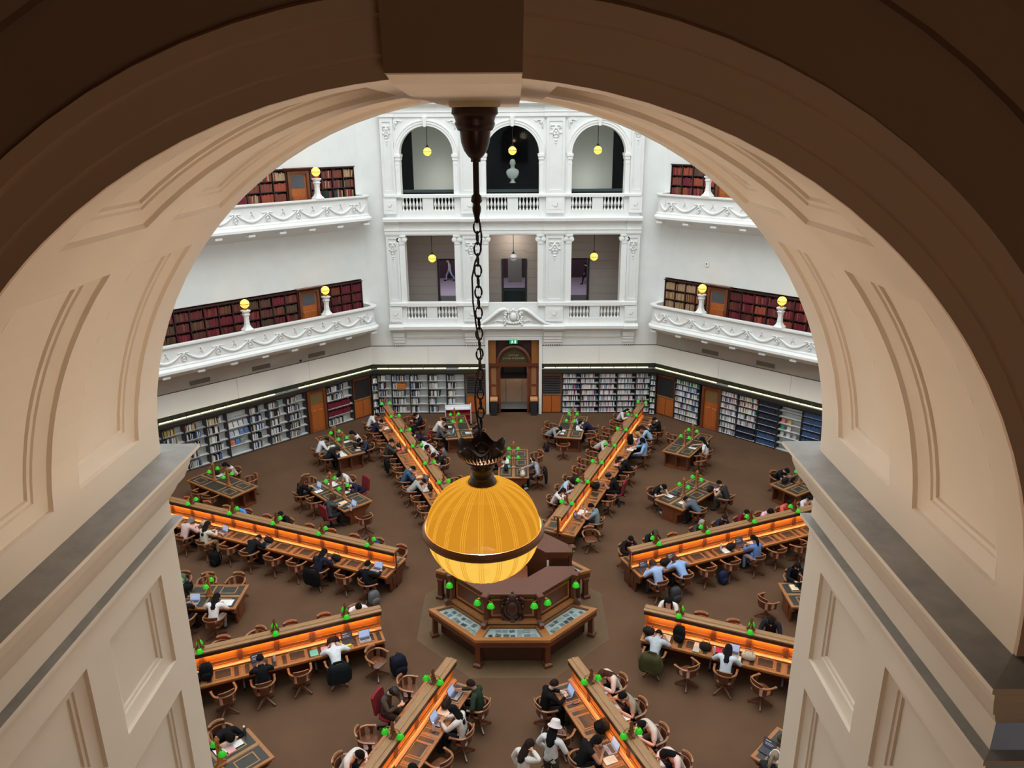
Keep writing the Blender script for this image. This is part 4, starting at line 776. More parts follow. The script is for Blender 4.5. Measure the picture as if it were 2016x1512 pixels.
# ================================================================== CENTRAL DESK
def ring8(r, a0, n): return [(r * cos(radians(a0 + 45 * i)), r * sin(radians(a0 + 45 * i))) for i in range(n)]
shade_p = [(.018, .085), (.03, .082), (.045, .06), (.062, .03), (.07, .0), (.066, .0), (.055, .03), (.03, .07), (.01, .078)]
shade = MB().lathe(shade_p, 12).mesh('shade', 'green', True); shade2 = MB().lathe(shade_p, 12).mesh('shade', 'green2', True)
def half_desk(flip, lab):
    T = Mx.Rotation(pi if flip else 0, 4, 'Z'); d = thing('central_desk', lab, 'desk', T)
    a0 = -157.5; ex = lambda r, z: [(x, y, z) for x, y in ring8(r, a0, 4)]
    # raised ring wall with its broad top
    def arc(r): p = ring8(r, a0, 4); k = .38; e0 = (p[0][0] - (0), -k); return [(-r * cos(radians(22.5)) , -k)] + p + [(r * cos(radians(22.5)), -k)]
    def band(r0, r1, z0, z1, name, mt, par=None):
        o, i = arc(r1), arc(r0); m = MB()
        for q in range(5): m.loft([[(i[q][0], i[q][1], z0), (o[q][0], o[q][1], z0), (o[q][0], o[q][1], z1), (i[q][0], i[q][1], z1)], [(i[q + 1][0], i[q + 1][1], z0), (o[q + 1][0], o[q + 1][1], z0), (o[q + 1][0], o[q + 1][1], z1), (i[q + 1][0], i[q + 1][1], z1)]])
        return put(name, m.mesh(name, mt), par or d)
    band(1.12, 1.80, 0, 1.84, 'ring_wall', 'mahog'); band(1.06, 1.9, 1.84, 1.90, 'cornice', 'mahog'); band(1.05, 1.93, 1.9, 1.95, 'ring_top', 'mahog')
    band(1.82, 1.95, 1.02, 1.12, 'back_shelf', 'oak')
    for q in range(3):     # three glazed display counters
        th = radians(-135 + 45 * q); F = Mx.Rotation(th + pi / 2, 4, 'Z'); tn = math.tan(pi / 8)
        def P(ap_, t_): return (t_ * ap_ * tn, -ap_)    # local: face towards -y
        def quad(m, a, b, z0, z1, f=1, mi=0):
            m.T = F; (x0, y0), (x1, y1) = P(a, f), P(b, f); m.loft([[(-x0, y0, z0), (x0, y0, z0), (x1, y1, z0), (-x1, y1, z0)], [(-x0, y0, z1), (x0, y0, z1), (x1, y1, z1), (-x1, y1, z1)]], m=mi); m.T = None
        m = MB(); quad(m, 1.78, 2.08, .06, .7); put('counter_base', m.mesh('counter_base', 'dkwood'), d)
        m = MB(); quad(m, 1.72, 2.40, .70, .86); cc = put('counter_case', m.mesh('counter_case', 'mahog'), d)
        for a, b in ((1.68, 1.80), (2.28, 2.42)): m = MB(); quad(m, a, b, .86, .95); put('counter_rail', m.mesh('counter_rail', 'oak'), cc)
        m = MB(); m.T = F
        for sg in (-1, 1): (x0, y0), (x1, y1) = P(1.8, 1), P(2.28, 1); m.loft([[(sg * x0, y0, .86), (sg * x1, y1, .86), (sg * (x1 - .12), y1, .86), (sg * (x0 - .12), y0, .86)], [(sg * x0, y0, .945), (sg * x1, y1, .945), (sg * (x1 - .12), y1, .945), (sg * (x0 - .12), y0, .945)]])
        put('counter_stile', m.mesh('counter_stile', 'oak'), cc)
        m = MB(); quad(m, 1.81, 2.27, .938, .944, .86); put('glass_top', m.mesh('glass_top', 'clear'), cc)
        m = MB(); quad(m, 1.81, 2.27, .862, .866, .86); put('case_lining', m.mesh('case_lining', 'paper'), cc)
        rnd = random.Random(5 + q + flip * 9); pal = [(120, 126, 134), (206, 202, 192), (150, 148, 140), (104, 112, 124), (186, 176, 158), (96, 92, 88), (196, 200, 204), (140, 160, 200)]
        k = 0
        for u in range(7 if not flip else 3):
            for v_ in range(2 if not flip else 1):
                x = -.6 + u * .2 + rnd.uniform(-.03, .03); yy = -1.93 - v_ * .2 + rnd.uniform(-.02, .02)
                if abs(x) > abs(yy) * tn * .86 - .12: continue
                nm = rnd.choice(['mounted photograph', 'printed page', 'small open booklet', 'engraved plate', 'framed print'])
                sx, sy = rnd.uniform(.06, .1), rnd.uniform(.06, .09); mm = MB(); mm.box(-sx, sx, -sy, sy, 0, .008, 0); mm.box(-sx * .8, sx * .8, -sy * .75, sy * .75, .008, .010, 1); mm.tube([(-sx * .6, -sy * .3, .011), (0, sy * .4, .011), (sx * .6, -sy * .2, .011)], .008, 4, m=2)
                side_n = ('left', 'front', 'right')[q] if not flip else ('rear right', 'rear', 'rear left')[q]
                thing('exhibit', '%s in %s glass counter, %s along, %s row' % (nm, side_n, o_(u), ('back', 'front')[v_]), 'exhibit', T @ F @ Mx.Translation((x, yy, .867)) @ Mx.Rotation(rnd.uniform(-.3, .3), 4, 'Z'), 'exhibits under glass in the central desk', mm.mesh('exhibit', [paint(rnd.choice(pal[1:2] + pal[4:5] + pal[6:7]), .5), paint(rnd.choice(pal), .5), paint(rnd.choice(pal), .5)]))
        # panels of the raised wall, toe board
        m = MB(); m.T = F @ Mx.Translation((0, -1.8 * cos(pi / 8) , 0)); w_ = 1.8 * sin(pi / 8)
        m.box(-w_ + .1, w_ - .1, -.03, 0, 1.2, 1.24); m.box(-w_ + .1, w_ - .1, -.03, 0, 1.7, 1.74); m.box(-w_ + .1, -w_ + .15, -.03, 0, 1.24, 1.7); m.box(w_ - .15, w_ - .1, -.03, 0, 1.24, 1.7); put('wall_panel', m.mesh('wall_panel', 'oak'), d)
    for i in range(4):     # corner legs, scrolled brackets and their green lamps
        th = radians(a0 + 45 * i); F = Mx.Rotation(th, 4, 'Z')
        lg = put('leg', MB().loft([[(x, y, z) for x, y in ((c_ - h, -h), (c_ + h, -h), (c_ + h, h), (c_ - h, h))] for c_, h, z in ((2.46, .11, 0), (2.46, .11, .09), (2.44, .075, .13), (2.43, .07, .55), (2.43, .09, .7))]).mesh('leg', 'mahog'), d, F)
        put('scroll_bracket', MB().prism([(1.82, .95), (2.1, .95), (2.12, 1.08), (2.04, 1.12), (1.98, 1.08), (1.94, 1.14), (1.92, 1.5), (1.96, 1.8), (1.82, 1.85)], -.06, .06, lambda a, b, q: (a, q, b)).mesh('scroll_bracket', 'mahog'), d, F)
        put('corner_cap', MB().bbox(1.82, 2.04, -.1, .1, 1.84, 1.97, .03).mesh('corner_cap', 'mahog'), d, F)
        for sg in (-1, 1):
            if (i == 0 and sg > 0) or (i == 3 and sg < 0): pass
            if (i == 0 and sg < 0) or (i == 3 and sg > 0): continue
            am = MB(); am.tube([(1.92, sg * .05, 1.78), (2.0, sg * .14, 1.84), (2.02, sg * .2, 1.82)], .014, 6); am.ball((2.02, sg * .2, 1.81), .022, 6, 4)
            a_ = put('lamp_arm', am.mesh('lamp_arm', 'brass', True), d, F); put('shade', shade, a_, Mx.Translation((2.02, sg * .2, 1.66)) @ Mx.Scale(1.55, 4))
    m = MB()               # carved crest on the middle face
    m.T = Mx.Translation((0, -1.74, 1.5)); m.ball((0, -.06, 0), (.17, .06, .24), 12, 8); m.tube([(.21 * cos(2 * pi * q / 16), -.05, .28 * sin(2 * pi * q / 16)) for q in range(16)], .05, 6, closed=True); m.ball((0, -.07, .40), (.13, .07, .11), 10, 6); m.tube([(-.14, -.08, .33), (.14, -.08, .33)], .03, 6); m.ball((0, -.07, .53), .04, 6, 4)
    for sg in (-1, 1):
        m.tube([(sg * .2, -.04, .36), (sg * .29, -.05, .3), (sg * .27, -.05, .2), (sg * .21, -.05, .22)], .045, 6); m.tube([(sg * .2, -.04, -.05), (sg * .3, -.05, -.12), (sg * .26, -.05, -.26), (sg * .12, -.05, -.36)], .045, 6); m.ball((sg * .28, -.05, .08), .05, 6, 4)
    m.ball((0, -.05, -.38), (.1, .05, .07), 8, 4); m.box(-.3, .3, -.02, .02, -.42, .44); put('carved_crest', m.mesh('carved_crest', 'dkwood', True), d)
    for sg in (-1, 1): put('end_door', MB().box(sg * 1.4 - .26, sg * 1.4 + .26, -.40, -.375, .1, 1.75).mesh('end_door', 'dkwood'), d)
    return d
half_desk(False, 'dark carved octagonal desk half with glass display counters facing us, below the big globe')
half_desk(True, 'rear half of the dark carved octagonal desk, beyond the gate gap')
put('access_card', MB().box(-.03, .03, -.01, .01, 0, .18).mesh('card', 'paper'), None, Mx.Translation((1.05, .36, 1.5)), label='white notice strip on the rear half of the central desk', category='notice')
thing('stair_column', 'square wooden column in the hollow middle of the central desk', 'column', Mx.Translation((.1, .35, 0)), None, MB().loft([[(-q, -q, z), (q, -q, z), (q, q, z), (-q, q, z)] for q, z in ((.35, 0), (.35, .1), (.3, .14), (.3, 1.2), (.34, 1.25), (.34, 1.3))]).mesh('stair_column', 'mahog_v'))

# ================================================================== LONG READING DESKS
R0, RL, SP = 4.01, 16.07, .9278
seatr = [R0 + SP / 2 + SP * k for k in range(13)]
HS, HP, HW = .72, 1.37, .625
lamp_t = Tpl()     # twin green lamp on a carved post
def lamp_template(h, big, az):
    t = Tpl(); m = MB(); q = .055 if big else .045
    m.loft([[(-a, -b, z), (a, -b, z), (a, b, z), (-a, b, z)] for a, b, z in ((q * 1.9, q * 1.4, 0), (q * 1.9, q * 1.4, .03), (q * 1.1, q, .07), (q * .75, q * .6, .2), (q * .7, q * .55, h - .12), (q * .95, q * .8, h - .09), (q * .6, q * .5, h - .04), (q * .25, q * .25, h))])
    for sg in (-1, 1): m.prism([(sg * q * .7, .04), (sg * q * 2.6, .03), (sg * q * 2.4, .07), (sg * q * 1.3, .11), (sg * q * .7, .2)], -.018, .018, lambda a, b, d: (a, d, b))
    t.part('post', m.mesh('post', 'oak' if big else 'mahog_v'))
    for sg in (-1, 1):
        a = MB(); z = az; a.tube([(0, 0, z + .04), (0, sg * .07, z + .05), (0, sg * .15, z + .03), (0, sg * .19, z - .03)], .012, 6); a.ball((0, sg * .19, z - .035), .018, 6, 4); a.prism([(sg * .02, z - .10), (sg * .10, z - .0), (sg * .02, z - .02)], -.01, .01, lambda p, q_, d: (d, p, q_))
        s = t.part('arm', a.mesh('arm', 'brass', True)); s.append(('shade', shade if not big else shade2 if False else shade, Mx.Translation((0, sg * .19, z - .15)) @ Mx.Scale(1.28, 4)))
    return t
LT, LB = lamp_template(.40, False, .19), lamp_template(.78, True, .56)
LP = MB().box(-.145, .145, 0, .003, 0, .19)
def desk_template():
    t = Tpl(); L = RL - R0
    t.part('partition', MB().box(R0 + .0, RL, -.035, .035, 0, HP - .06).mesh('partition', 'mahog'))
    m = MB(); m.loft([[(x, y, z) for y, z in ((-.10, HP - .06), (-.12, HP - .055), (-.15, HP - .05), (-.15, HP - .012), (-.11, HP), (-.05, HP - .004), (-.045, HP + .012), (.045, HP + .012), (.05, HP - .004), (.11, HP), (.15, HP - .012), (.15, HP - .05), (.12, HP - .055), (.10, HP - .06))] for x in (R0 - .04, RL)])
    t.part('cap_rail', m.mesh('cap_rail', 'oak_light'))
    fm = MB().box(R0 - .03, RL, .115, .14, HP - .16, HP - .03).mesh('fascia', 'dkwood')
    for sg in (1, -1): t.part('fascia', fm, Mx.Identity(4) if sg > 0 else Mx.Scale(-1, 4, (0, 1, 0)))
    pm_ = MB(); a, b = .08, SP - .08; pm_.box(0, SP, -.02, 0, .80, .84); pm_.box(a, b, -.012, 0, .92, .94); pm_.box(a, a + .02, -.012, 0, .94, 1.2); pm_.box(b - .02, b, -.012, 0, .94, 1.2); pm_.box(0, SP, -.004, 0, .84, 1.24, 1)
    pme_ = pm_.mesh('partition_panel', ['oak', 'oak_panel']); st = MB().box(-.055, .055, -.02, 0, .84, 1.24).mesh('pilaster', 'mahog_v')
    shelf_m = MB().prism([(.04, .745), (.15, .745), (.15, .775), (.10, .80), (.04, .815)], R0, RL, lambda p, q, d: (d, p, q)).mesh('back_shelf', 'oak'); 
    slab = MB(); slab.bbox(R0, RL, .04, HW, HS - .045, HS, .006); slab.box(R0 + .05, RL, .1, HW - .06, HS - .12, HS - .045)
    slab_m = slab.mesh('desk_top', 'oak'); lt = MB().box(R0 + .05, RL - .05, -.012, .012, 0, .02).mesh('strip_light', [mat('strip_glow', (255, 190, 110), emit=3.0, emit_rgb=(255, 170, 80))])
    lea = MB(); lea.box(-.185, .185, .16, .47, 0, .006); le = lea.mesh('leather_inset', 'leather')
    fr = MB()
    for x0, x1, y0, y1 in ((-.225, -.19, .15, .53), (.19, .225, .15, .53), (-.19, .19, .495, .53), (-.19, .19, .13, .165)): fr.bbox(x0, x1, y0, y1, 0, .014, .003)
    frm = fr.mesh('book_rest', 'oak_light'); stp = MB().box(-.055, .055, .17, .55, 0, .005).mesh('leather_strip', 'leather'); kn = MB().lathe([(.014, 0), (.014, .012), (.004, .018)], 8).mesh('knob', 'brass')
    bkp = MB().box(-.03, .03, .16, HW - .012, 0, .008).mesh('cross_bar', 'oak_light')
    for sg in (1, -1):
        F = Mx.Identity(4) if sg > 0 else Mx.Scale(-1, 4, (0, 1, 0)); Fp = Mx.Rotation(pi, 4, 'Z')
        t.part('desk_top', slab_m, F); t.part('back_shelf', shelf_m, F); t.part('strip_light', lt, Mx.Translation((0, sg * .095, HP - .105)))
        for k, r in enumerate(seatr):
            T0 = Mx.Translation((r, 0, HS)) @ F
            b = t.part('book_rest', frm, T0); b.append(('leather_inset', le, Mx.Translation((0, 0, .003)))); b.append(('knob', kn, Mx.Translation((0, .19, .014))))
            for dx in (-.33, .33): t.part('leather_strip', stp, T0 @ Mx.Translation((dx, 0, 0)))
            t.part('cross_bar', bkp, T0 @ Mx.Translation((SP / 2, 0, 0)))
            pp = t.part('partition_panel', pme_, Mx.Translation((r - SP / 2 if sg < 0 else r + SP / 2, sg * .037, 0)) @ (Fp if sg > 0 else Mx.Identity(4)))
            t.part('pilaster', st, Mx.Translation((r + SP / 2, sg * .042, 0)) @ (Fp if sg > 0 else Mx.Identity(4)))
    ep = MB(); ep.prism([(-.6, HS - .12), (-.58, .45), (-.36, .35), (-.34, 0), (.34, 0), (.36, .35), (.58, .45), (.6, HS - .12)], 0, .06, lambda a, b, d: (d, a, b)); ep.box(-.02, 0, -.22, .22, .14, .5)
    epm = ep.mesh('end_panel', 'mahog')
    for r in (R0 + .03, RL - .1): t.part('end_panel', epm, Mx.Translation((r, 0, 0)))
    spm = MB().prism([(.035, HS - .12), (.035, 0), (.3, 0), (.3, .1), (.12, .3), (.12, .45), (.5, HS - .12)], -.025, .025, lambda a, b, d: (d, a, b)).mesh('support', 'dkwood')
    for k in range(1, 13):
        if k % 2 == 0:
            for sg in (1, -1): t.part('support', spm, Mx.Translation((R0 + SP * k, 0, 0)) @ (Mx.Identity(4) if sg > 0 else Mx.Scale(-1, 4, (0, 1, 0))))
    return t
DT = desk_template()
DESKS = {112.5: 'far left desk', 67.5: 'far right desk', 157.5: 'middle left desk', 22.5: 'middle right desk', 202.5: 'lower left desk', -22.5: 'lower right desk', 247.5: 'bottom left desk', -67.5: 'bottom right desk'}
def al(a, r, t_, z=0, rot=0): th = radians(a); return Mx.Translation((r * cos(th) - t_ * sin(th), r * sin(th) + t_ * cos(th), z)) @ Mx.Rotation(th + rot, 4, 'Z')
for a, nm in DESKS.items():
    where = {112.5: 'running to the far left corner', 67.5: 'running to the far right corner', 157.5: 'running left under the slate cabinet side', 22.5: 'running right behind the right jamb', 202.5: 'lower left, sloping down to the jamb', -22.5: 'lower right, sloping down to the jamb', 247.5: 'at the bottom left of centre', -67.5: 'at the bottom right of centre'}[a]
    DT.make(thing('reading_desk', 'long oak reading desk with a central partition, ' + where, 'desk', al(a, 0, 0), 'radial reading desks'))
    for i in range(7):
        r = R0 + SP * (2 * i + 1)
        LT.make(thing('desk_lamp', 'twin green shaded lamp on the %s, %s from its inner end' % (nm, o_(i)), 'lamp', al(a, r, 0, HP + .008), 'green lamps on the long desks'))
    for sg in (-1, 1):
        th = radians(a); L = RL - R0 - .2
        l = lamp('AREA', 'desk_strip_light', (0, 0, 0), 135, (1.0, .52, .15), shape='RECTANGLE', size=L, size_y=.02)
        l.matrix_world = al(a, (R0 + RL) / 2, sg * .108, HP - .112) @ Mx.Rotation(sg * -.95, 4, 'X')

# ================================================================== SMALL TABLES
TL, TH2 = 2.83, .625
def table_template(shelves):
    t = Tpl(); m = MB(); m.bbox(0, TL, -TH2, TH2, HS - .05, HS, .008); t.part('table_top', m.mesh('table_top', 'oak')); m = MB(); m.box(.06, TL - .06, -TH2 + .06, TH2 - .06, HS - .14, HS - .05); t.part('apron', m.mesh('apron', 'mahog'))
    t.part('spine_bar', MB().bbox(.05, TL - .05, -.045, .045, HS, HS + .012, .003).mesh('spine_bar', 'oak_light')); n = 3; w = (TL - .12) / n
    big = MB().box(-w / 2 + .03, w / 2 - .03, .06, TH2 - .07, 0, .004).mesh('leather_panel', 'leather'); bar = MB().bbox(-.025, .025, .05, TH2 - .06, 0, .011, .002).mesh('cross_bar', 'oak_light')
    fr = MB()
    for x0, x1, y0, y1 in ((-.24, -.205, .13, .5), (.205, .24, .13, .5), (-.205, .205, .465, .5), (-.205, .205, .13, .165)): fr.bbox(x0, x1, y0, y1, 0, .014, .003)
    frm = fr.mesh('book_rest', 'oak_light'); kn = MB().lathe([(.014, 0), (.014, .012), (.004, .018)], 8).mesh('knob', 'brass')
    for sg in (1, -1):
        F = Mx.Identity(4) if sg > 0 else Mx.Scale(-1, 4, (0, 1, 0))
        for i in range(n):
            T0 = Mx.Translation((.06 + w * (i + .5), 0, HS)) @ F; s = t.part('leather_panel', big, T0); s.append(('knob', kn, Mx.Translation((0, .18, .01))))
            if not shelves or i != 1: t.part('book_rest', frm, T0)
            if i < n - 1: t.part('cross_bar', bar, T0 @ Mx.Translation((w / 2, 0, 0)))
    if shelves:
        for x0, x1, e in ((.08, .42, 0), (TL - .42, TL - .08, 1)):
            m = MB(); y = TH2 - .1; m.box(x0, x1, -y, y, 0, .07); m.box(x0 + .3 * (1 - e), x0 + .34 * (1 - e) + .04 * e, -y, y, .07, HS - .14)
            for yy in (-y, -.02, y - .04): m.box(x0, x1, yy, yy + .04, .07, HS - .14)
            t.part('shelf_pedestal', m.mesh('shelf_pedestal', 'mahog_v'))
    else:
        for x in (.1, TL - .16):
            m = MB(); m.prism([(-.56, HS - .14), (-.5, .46), (-.33, .36), (-.33, 0), (.33, 0), (.33, .36), (.5, .46), (.56, HS - .14)], x, x + .06, lambda a, b, d: (d, a, b)); m.box(x - .02, x + .08, -.2, .2, .12, .56); t.part('end_panel', m.mesh('end_panel', 'mahog_v'))
        t.part('stretcher', MB().box(.16, TL - .16, -.05, .05, .1, .22).mesh('stretcher', 'dkwood'))
    return t
TT = {True: table_template(True), False: table_template(False)}
TABLES = {'n1': (90, 8.1, 0, 'table behind the globe'), 'n2': (101.25, 12.45, 1, 'table left of the archway'), 'n3': (78.75, 12.45, 1, 'table right of the archway'), 'nw1': (135, 8.1, 0, 'table nearest the middle left desk lamps'), 'nw2': (123.75, 12.45, 1, 'table before the left wall door'), 'nw3': (146.25, 12.45, 1, 'table by the left impost'),
          'ne1': (45, 8.1, 0, 'table above the middle right desk'), 'ne2': (56.25, 12.45, 1, 'table before the right wall door'), 'ne3': (33.75, 12.45, 1, 'table by the right impost'), 'w1': (180, 8.1, 0, 'table beside the left jamb'), 'e1': (0, 8.1, 0, 'table beside the right jamb'), 'sw1': (225, 8.1, 0, 'table in the bottom left corner'), 'se1': (-45, 8.1, 0, 'table in the bottom right corner')}
for k, (a, r, sh, nm) in TABLES.items():
    TT[bool(sh)].make(thing('reading_table', 'oak reading %s, leather topped, %s' % (nm, 'with open shelf ends' if sh else 'with panelled ends'), 'table', al(a, r, 0), 'small reading tables'))
    for i in (0, 1):
        LB.make(thing('table_lamp', 'tall twin green lamp on the %s, %s post' % (nm, 'inner' if i == 0 else 'outer'), 'lamp', al(a, r + .06 + (TL - .12) / 3 * (i + 1), 0, HS + .012), 'green lamps on the small tables'))
# ================================================================== CHAIRS
def chair_template():
    t = Tpl(); m = MB(); R = []
    for z, sc in ((.415, .9), (.43, 1), (.455, 1), (.462, .93)):
        R.append([(sc * .235 * (abs(cos(a)) ** .6) * (1 if cos(a) > 0 else -1), sc * .225 * (abs(sin(a)) ** .6) * (1 if sin(a) > 0 else -1), z) for a in [2 * pi * j / 20 for j in range(20)]])
    m.loft(R); t.part('seat', m.mesh('seat', 'chair', 35))
    def hs(u):   # horseshoe plan, u from 0 (right arm tip) to 1 (left arm tip)
        if u < .25: return (.285, .19 - u / .25 * .19)
        if u > .75: return (-.285, .0 + (u - .75) / .25 * .19)
        a = (u - .25) / .5 * pi; return (.285 * cos(a), -.265 * sin(a))
    m = MB(); N = 24; rings = []
    for i in range(N + 1):
        u = i / N; x, y = hs(u); x2, y2 = hs(min(1, u + .01)); x1, y1 = hs(max(0, u - .01)); d = V((x2 - x1, y2 - y1, 0)).normalized(); nx, ny = d.y, -d.x
        w = .034 if u < .06 or u > .94 else .026; z = .665 + .035 * sin(pi * u) ** 2; h = .018
        rings.append([(x + nx * w, y + ny * w, z - h), (x + nx * w, y + ny * w, z + h * .5), (x + nx * w * .5, y + ny * w * .5, z + h), (x - nx * w * .5, y - ny * w * .5, z + h), (x - nx * w, y - ny * w, z + h * .5), (x - nx * w, y - ny * w, z - h)])
    m.loft(rings); t.part('arm_rail', m.mesh('arm_rail', 'chair_rail', 40))
    def curved(a0, a1, r0, z0, z1, th, n=8, top=0):
        m = MB(); R = []
        for i in range(n + 1):
            a = a0 + (a1 - a0) * i / n; e = top * sin(pi * i / n)
            p = lambda r, z: (r * 1.07 * cos(a), -r * sin(a), z); R.append([p(r0, z0), p(r0 + th, z0), p(r0 + th + .02, z1 + e), p(r0 + .02, z1 + e)])
        return m.loft(R)
    t.part('backrest', curved(radians(48), radians(132), .245, .71, .80, .026, 10, .025).mesh('backrest', 'chair', 35)).append(('crest', curved(radians(50), radians(130), .247, .802, .815, .03, 10, .028).mesh('crest', 'chair_rail', 35), Mx.Identity(4)))
    t.part('back_splat', curved(radians(62), radians(118), .215, .45, .69, .02, 6).mesh('back_splat', 'chair_dk', 35))
    for sg in (-1, 1):
        a0, a1 = (radians(20), radians(44)) if sg > 0 else (radians(136), radians(160))
        t.part('side_splat', curved(a0, a1, .225, .45, .67, .018, 3).mesh('side_splat', 'chair', 35))
        m = MB(); m.prism([(.02, .45), (.10, .45), (.13, .65), (.0, .65), (.04, .55)], sg * .25, sg * .275, lambda a, b, d: (d, a, b)); t.part('arm_support', m.mesh('arm_support', 'chair_dk'))
    t.part('post', MB().lathe([(.05, .13), (.04, .2), (.028, .24), (.028, .36), (.09, .40), (.1, .415)], 10).mesh('post', 'chair_dk', True))
    lm = MB(); lm.loft([[(x, -w, z - h), (x, w, z - h), (x, w * .7, z + h), (x, -w * .7, z + h)] for x, z, w, h in ((.03, .17, .03, .04), (.14, .12, .026, .03), (.25, .065, .022, .022), (.31, .03, .024, .03))])
    lme = lm.mesh('leg', 'chair', 35)
    for k in range(4): t.part('leg', lme, Mx.Rotation(pi / 4 + pi / 2 * k, 4, 'Z'))
    return t
CT = chair_template()
def office_template():
    t = Tpl(); t.part('seat', MB().loft([[(a * x, .01 + a * y, z) for x, y in [(.24 * cos(q) * (1.15 if abs(cos(q)) < .8 else 1), .24 * sin(q)) for q in [2 * pi * j / 16 for j in range(16)]]] for a, z in ((.9, .42), (1, .44), (1, .48), (.9, .5))]).mesh('seat', 'red', 40))
    m = MB(); R = []
    for i in range(9):
        x = -.23 + .46 * i / 8; e = 1 - abs(x / .26) ** 4; y = -.24 + .25 * x * x; R.append([(x, y - .03, .52 + .03 * (1 - e)), (x, y + .03, .52 + .03 * (1 - e)), (x, y - .03, .98 + .08 * e), (x, y - .1, .98 + .08 * e)])
    m.loft(R); t.part('backrest', m.mesh('backrest', 'red', 40)); t.part('back_stem', MB().tube([(0, -.02, .41), (0, -.26, .42), (0, -.29, .6)], .025, 6).mesh('back_stem', 'black'))
    t.part('post', MB().tube([(0, 0, .08), (0, 0, .43)], .03, 8).mesh('post', 'black'))
    lm = MB(); lm.loft([[(x, -.025, z - .02), (x, .025, z - .02), (x, .02, z + .02), (x, -.02, z + .02)] for x, z in ((0, .12), (.3, .085))]); lm.ball((.29, 0, .035), .035, 6, 4); lme = lm.mesh('leg', 'black')
    for k in range(5): t.part('leg', lme, Mx.Rotation(2 * pi * k / 5, 4, 'Z'))
    return t
OT = office_template()

# ================================================================== PEOPLE
def skinmesh(J, E, root=0):
    me = bpy.data.meshes.new('tmp'); me.from_pydata([j[0] for j in J], E, []); o = bpy.data.objects.new('tmp', me); COL.objects.link(o)
    bpy.context.view_layer.objects.active = o; md = o.modifiers.new('s', 'SKIN'); md.use_smooth_shade = True; md.branch_smoothing = .3
    for i, (p, r) in enumerate(J): d = me.skin_vertices[0].data[i]; d.radius = r if isinstance(r, tuple) else (r, r); d.use_root = i == root; d.use_loose = False
    sb_ = o.modifiers.new('u', 'SUBSURF'); sb_.levels = 1; sb_.render_levels = 1
    dg = bpy.context.evaluated_depsgraph_get(); dg.update(); ev = o.evaluated_get(dg); out = bpy.data.meshes.new_from_object(ev)
    r = ([v.co.copy() for v in out.vertices], [v.normal.copy() for v in out.vertices], [tuple(p.vertices) for p in out.polygons])
    bpy.data.objects.remove(o); bpy.data.meshes.remove(out); bpy.data.meshes.remove(me); return r
def ik(a, b, l1, l2, hint):
    d = b - a; L = min(d.length, (l1 + l2) * .999); u = d.normalized(); q = (l1 * l1 - l2 * l2 + L * L) / (2 * L); h = sqrt(max(0, l1 * l1 - q * q)); w = (hint - u * hint.dot(u)).normalized(); return a + u * q + w * h
def hand(mb, wr, dirv, up, sg, curl):
    """palm, four unequal bent fingers and a thumb off the side"""
    d = dirv.normalized(); s_ = d.cross(up).normalized() * sg; n = s_.cross(d).normalized() * sg
    if n.z > 0: n = -n
    for k, (off, ln_) in enumerate(((-.030, .062), (-.010, .075), (.010, .07), (.030, .055))):
        b = wr + d * .075 + s_ * off; m_ = b + d * ln_ * .55 + n * ln_ * .15 * curl; e = m_ + d * ln_ * .35 + n * ln_ * .45 * curl; mb.tube([b - d * .02, b, m_, e], [.010, .0095, .0085, .006], 5)
    b = wr + d * .03 - s_ * .028; mb.tube([wr + d * .01 - s_ * .01, b, b + d * .025 - s_ * .025 + n * .01, b + d * .055 - s_ * .028 + n * .018], [.012, .012, .010, .007], 5)
POSES = {}
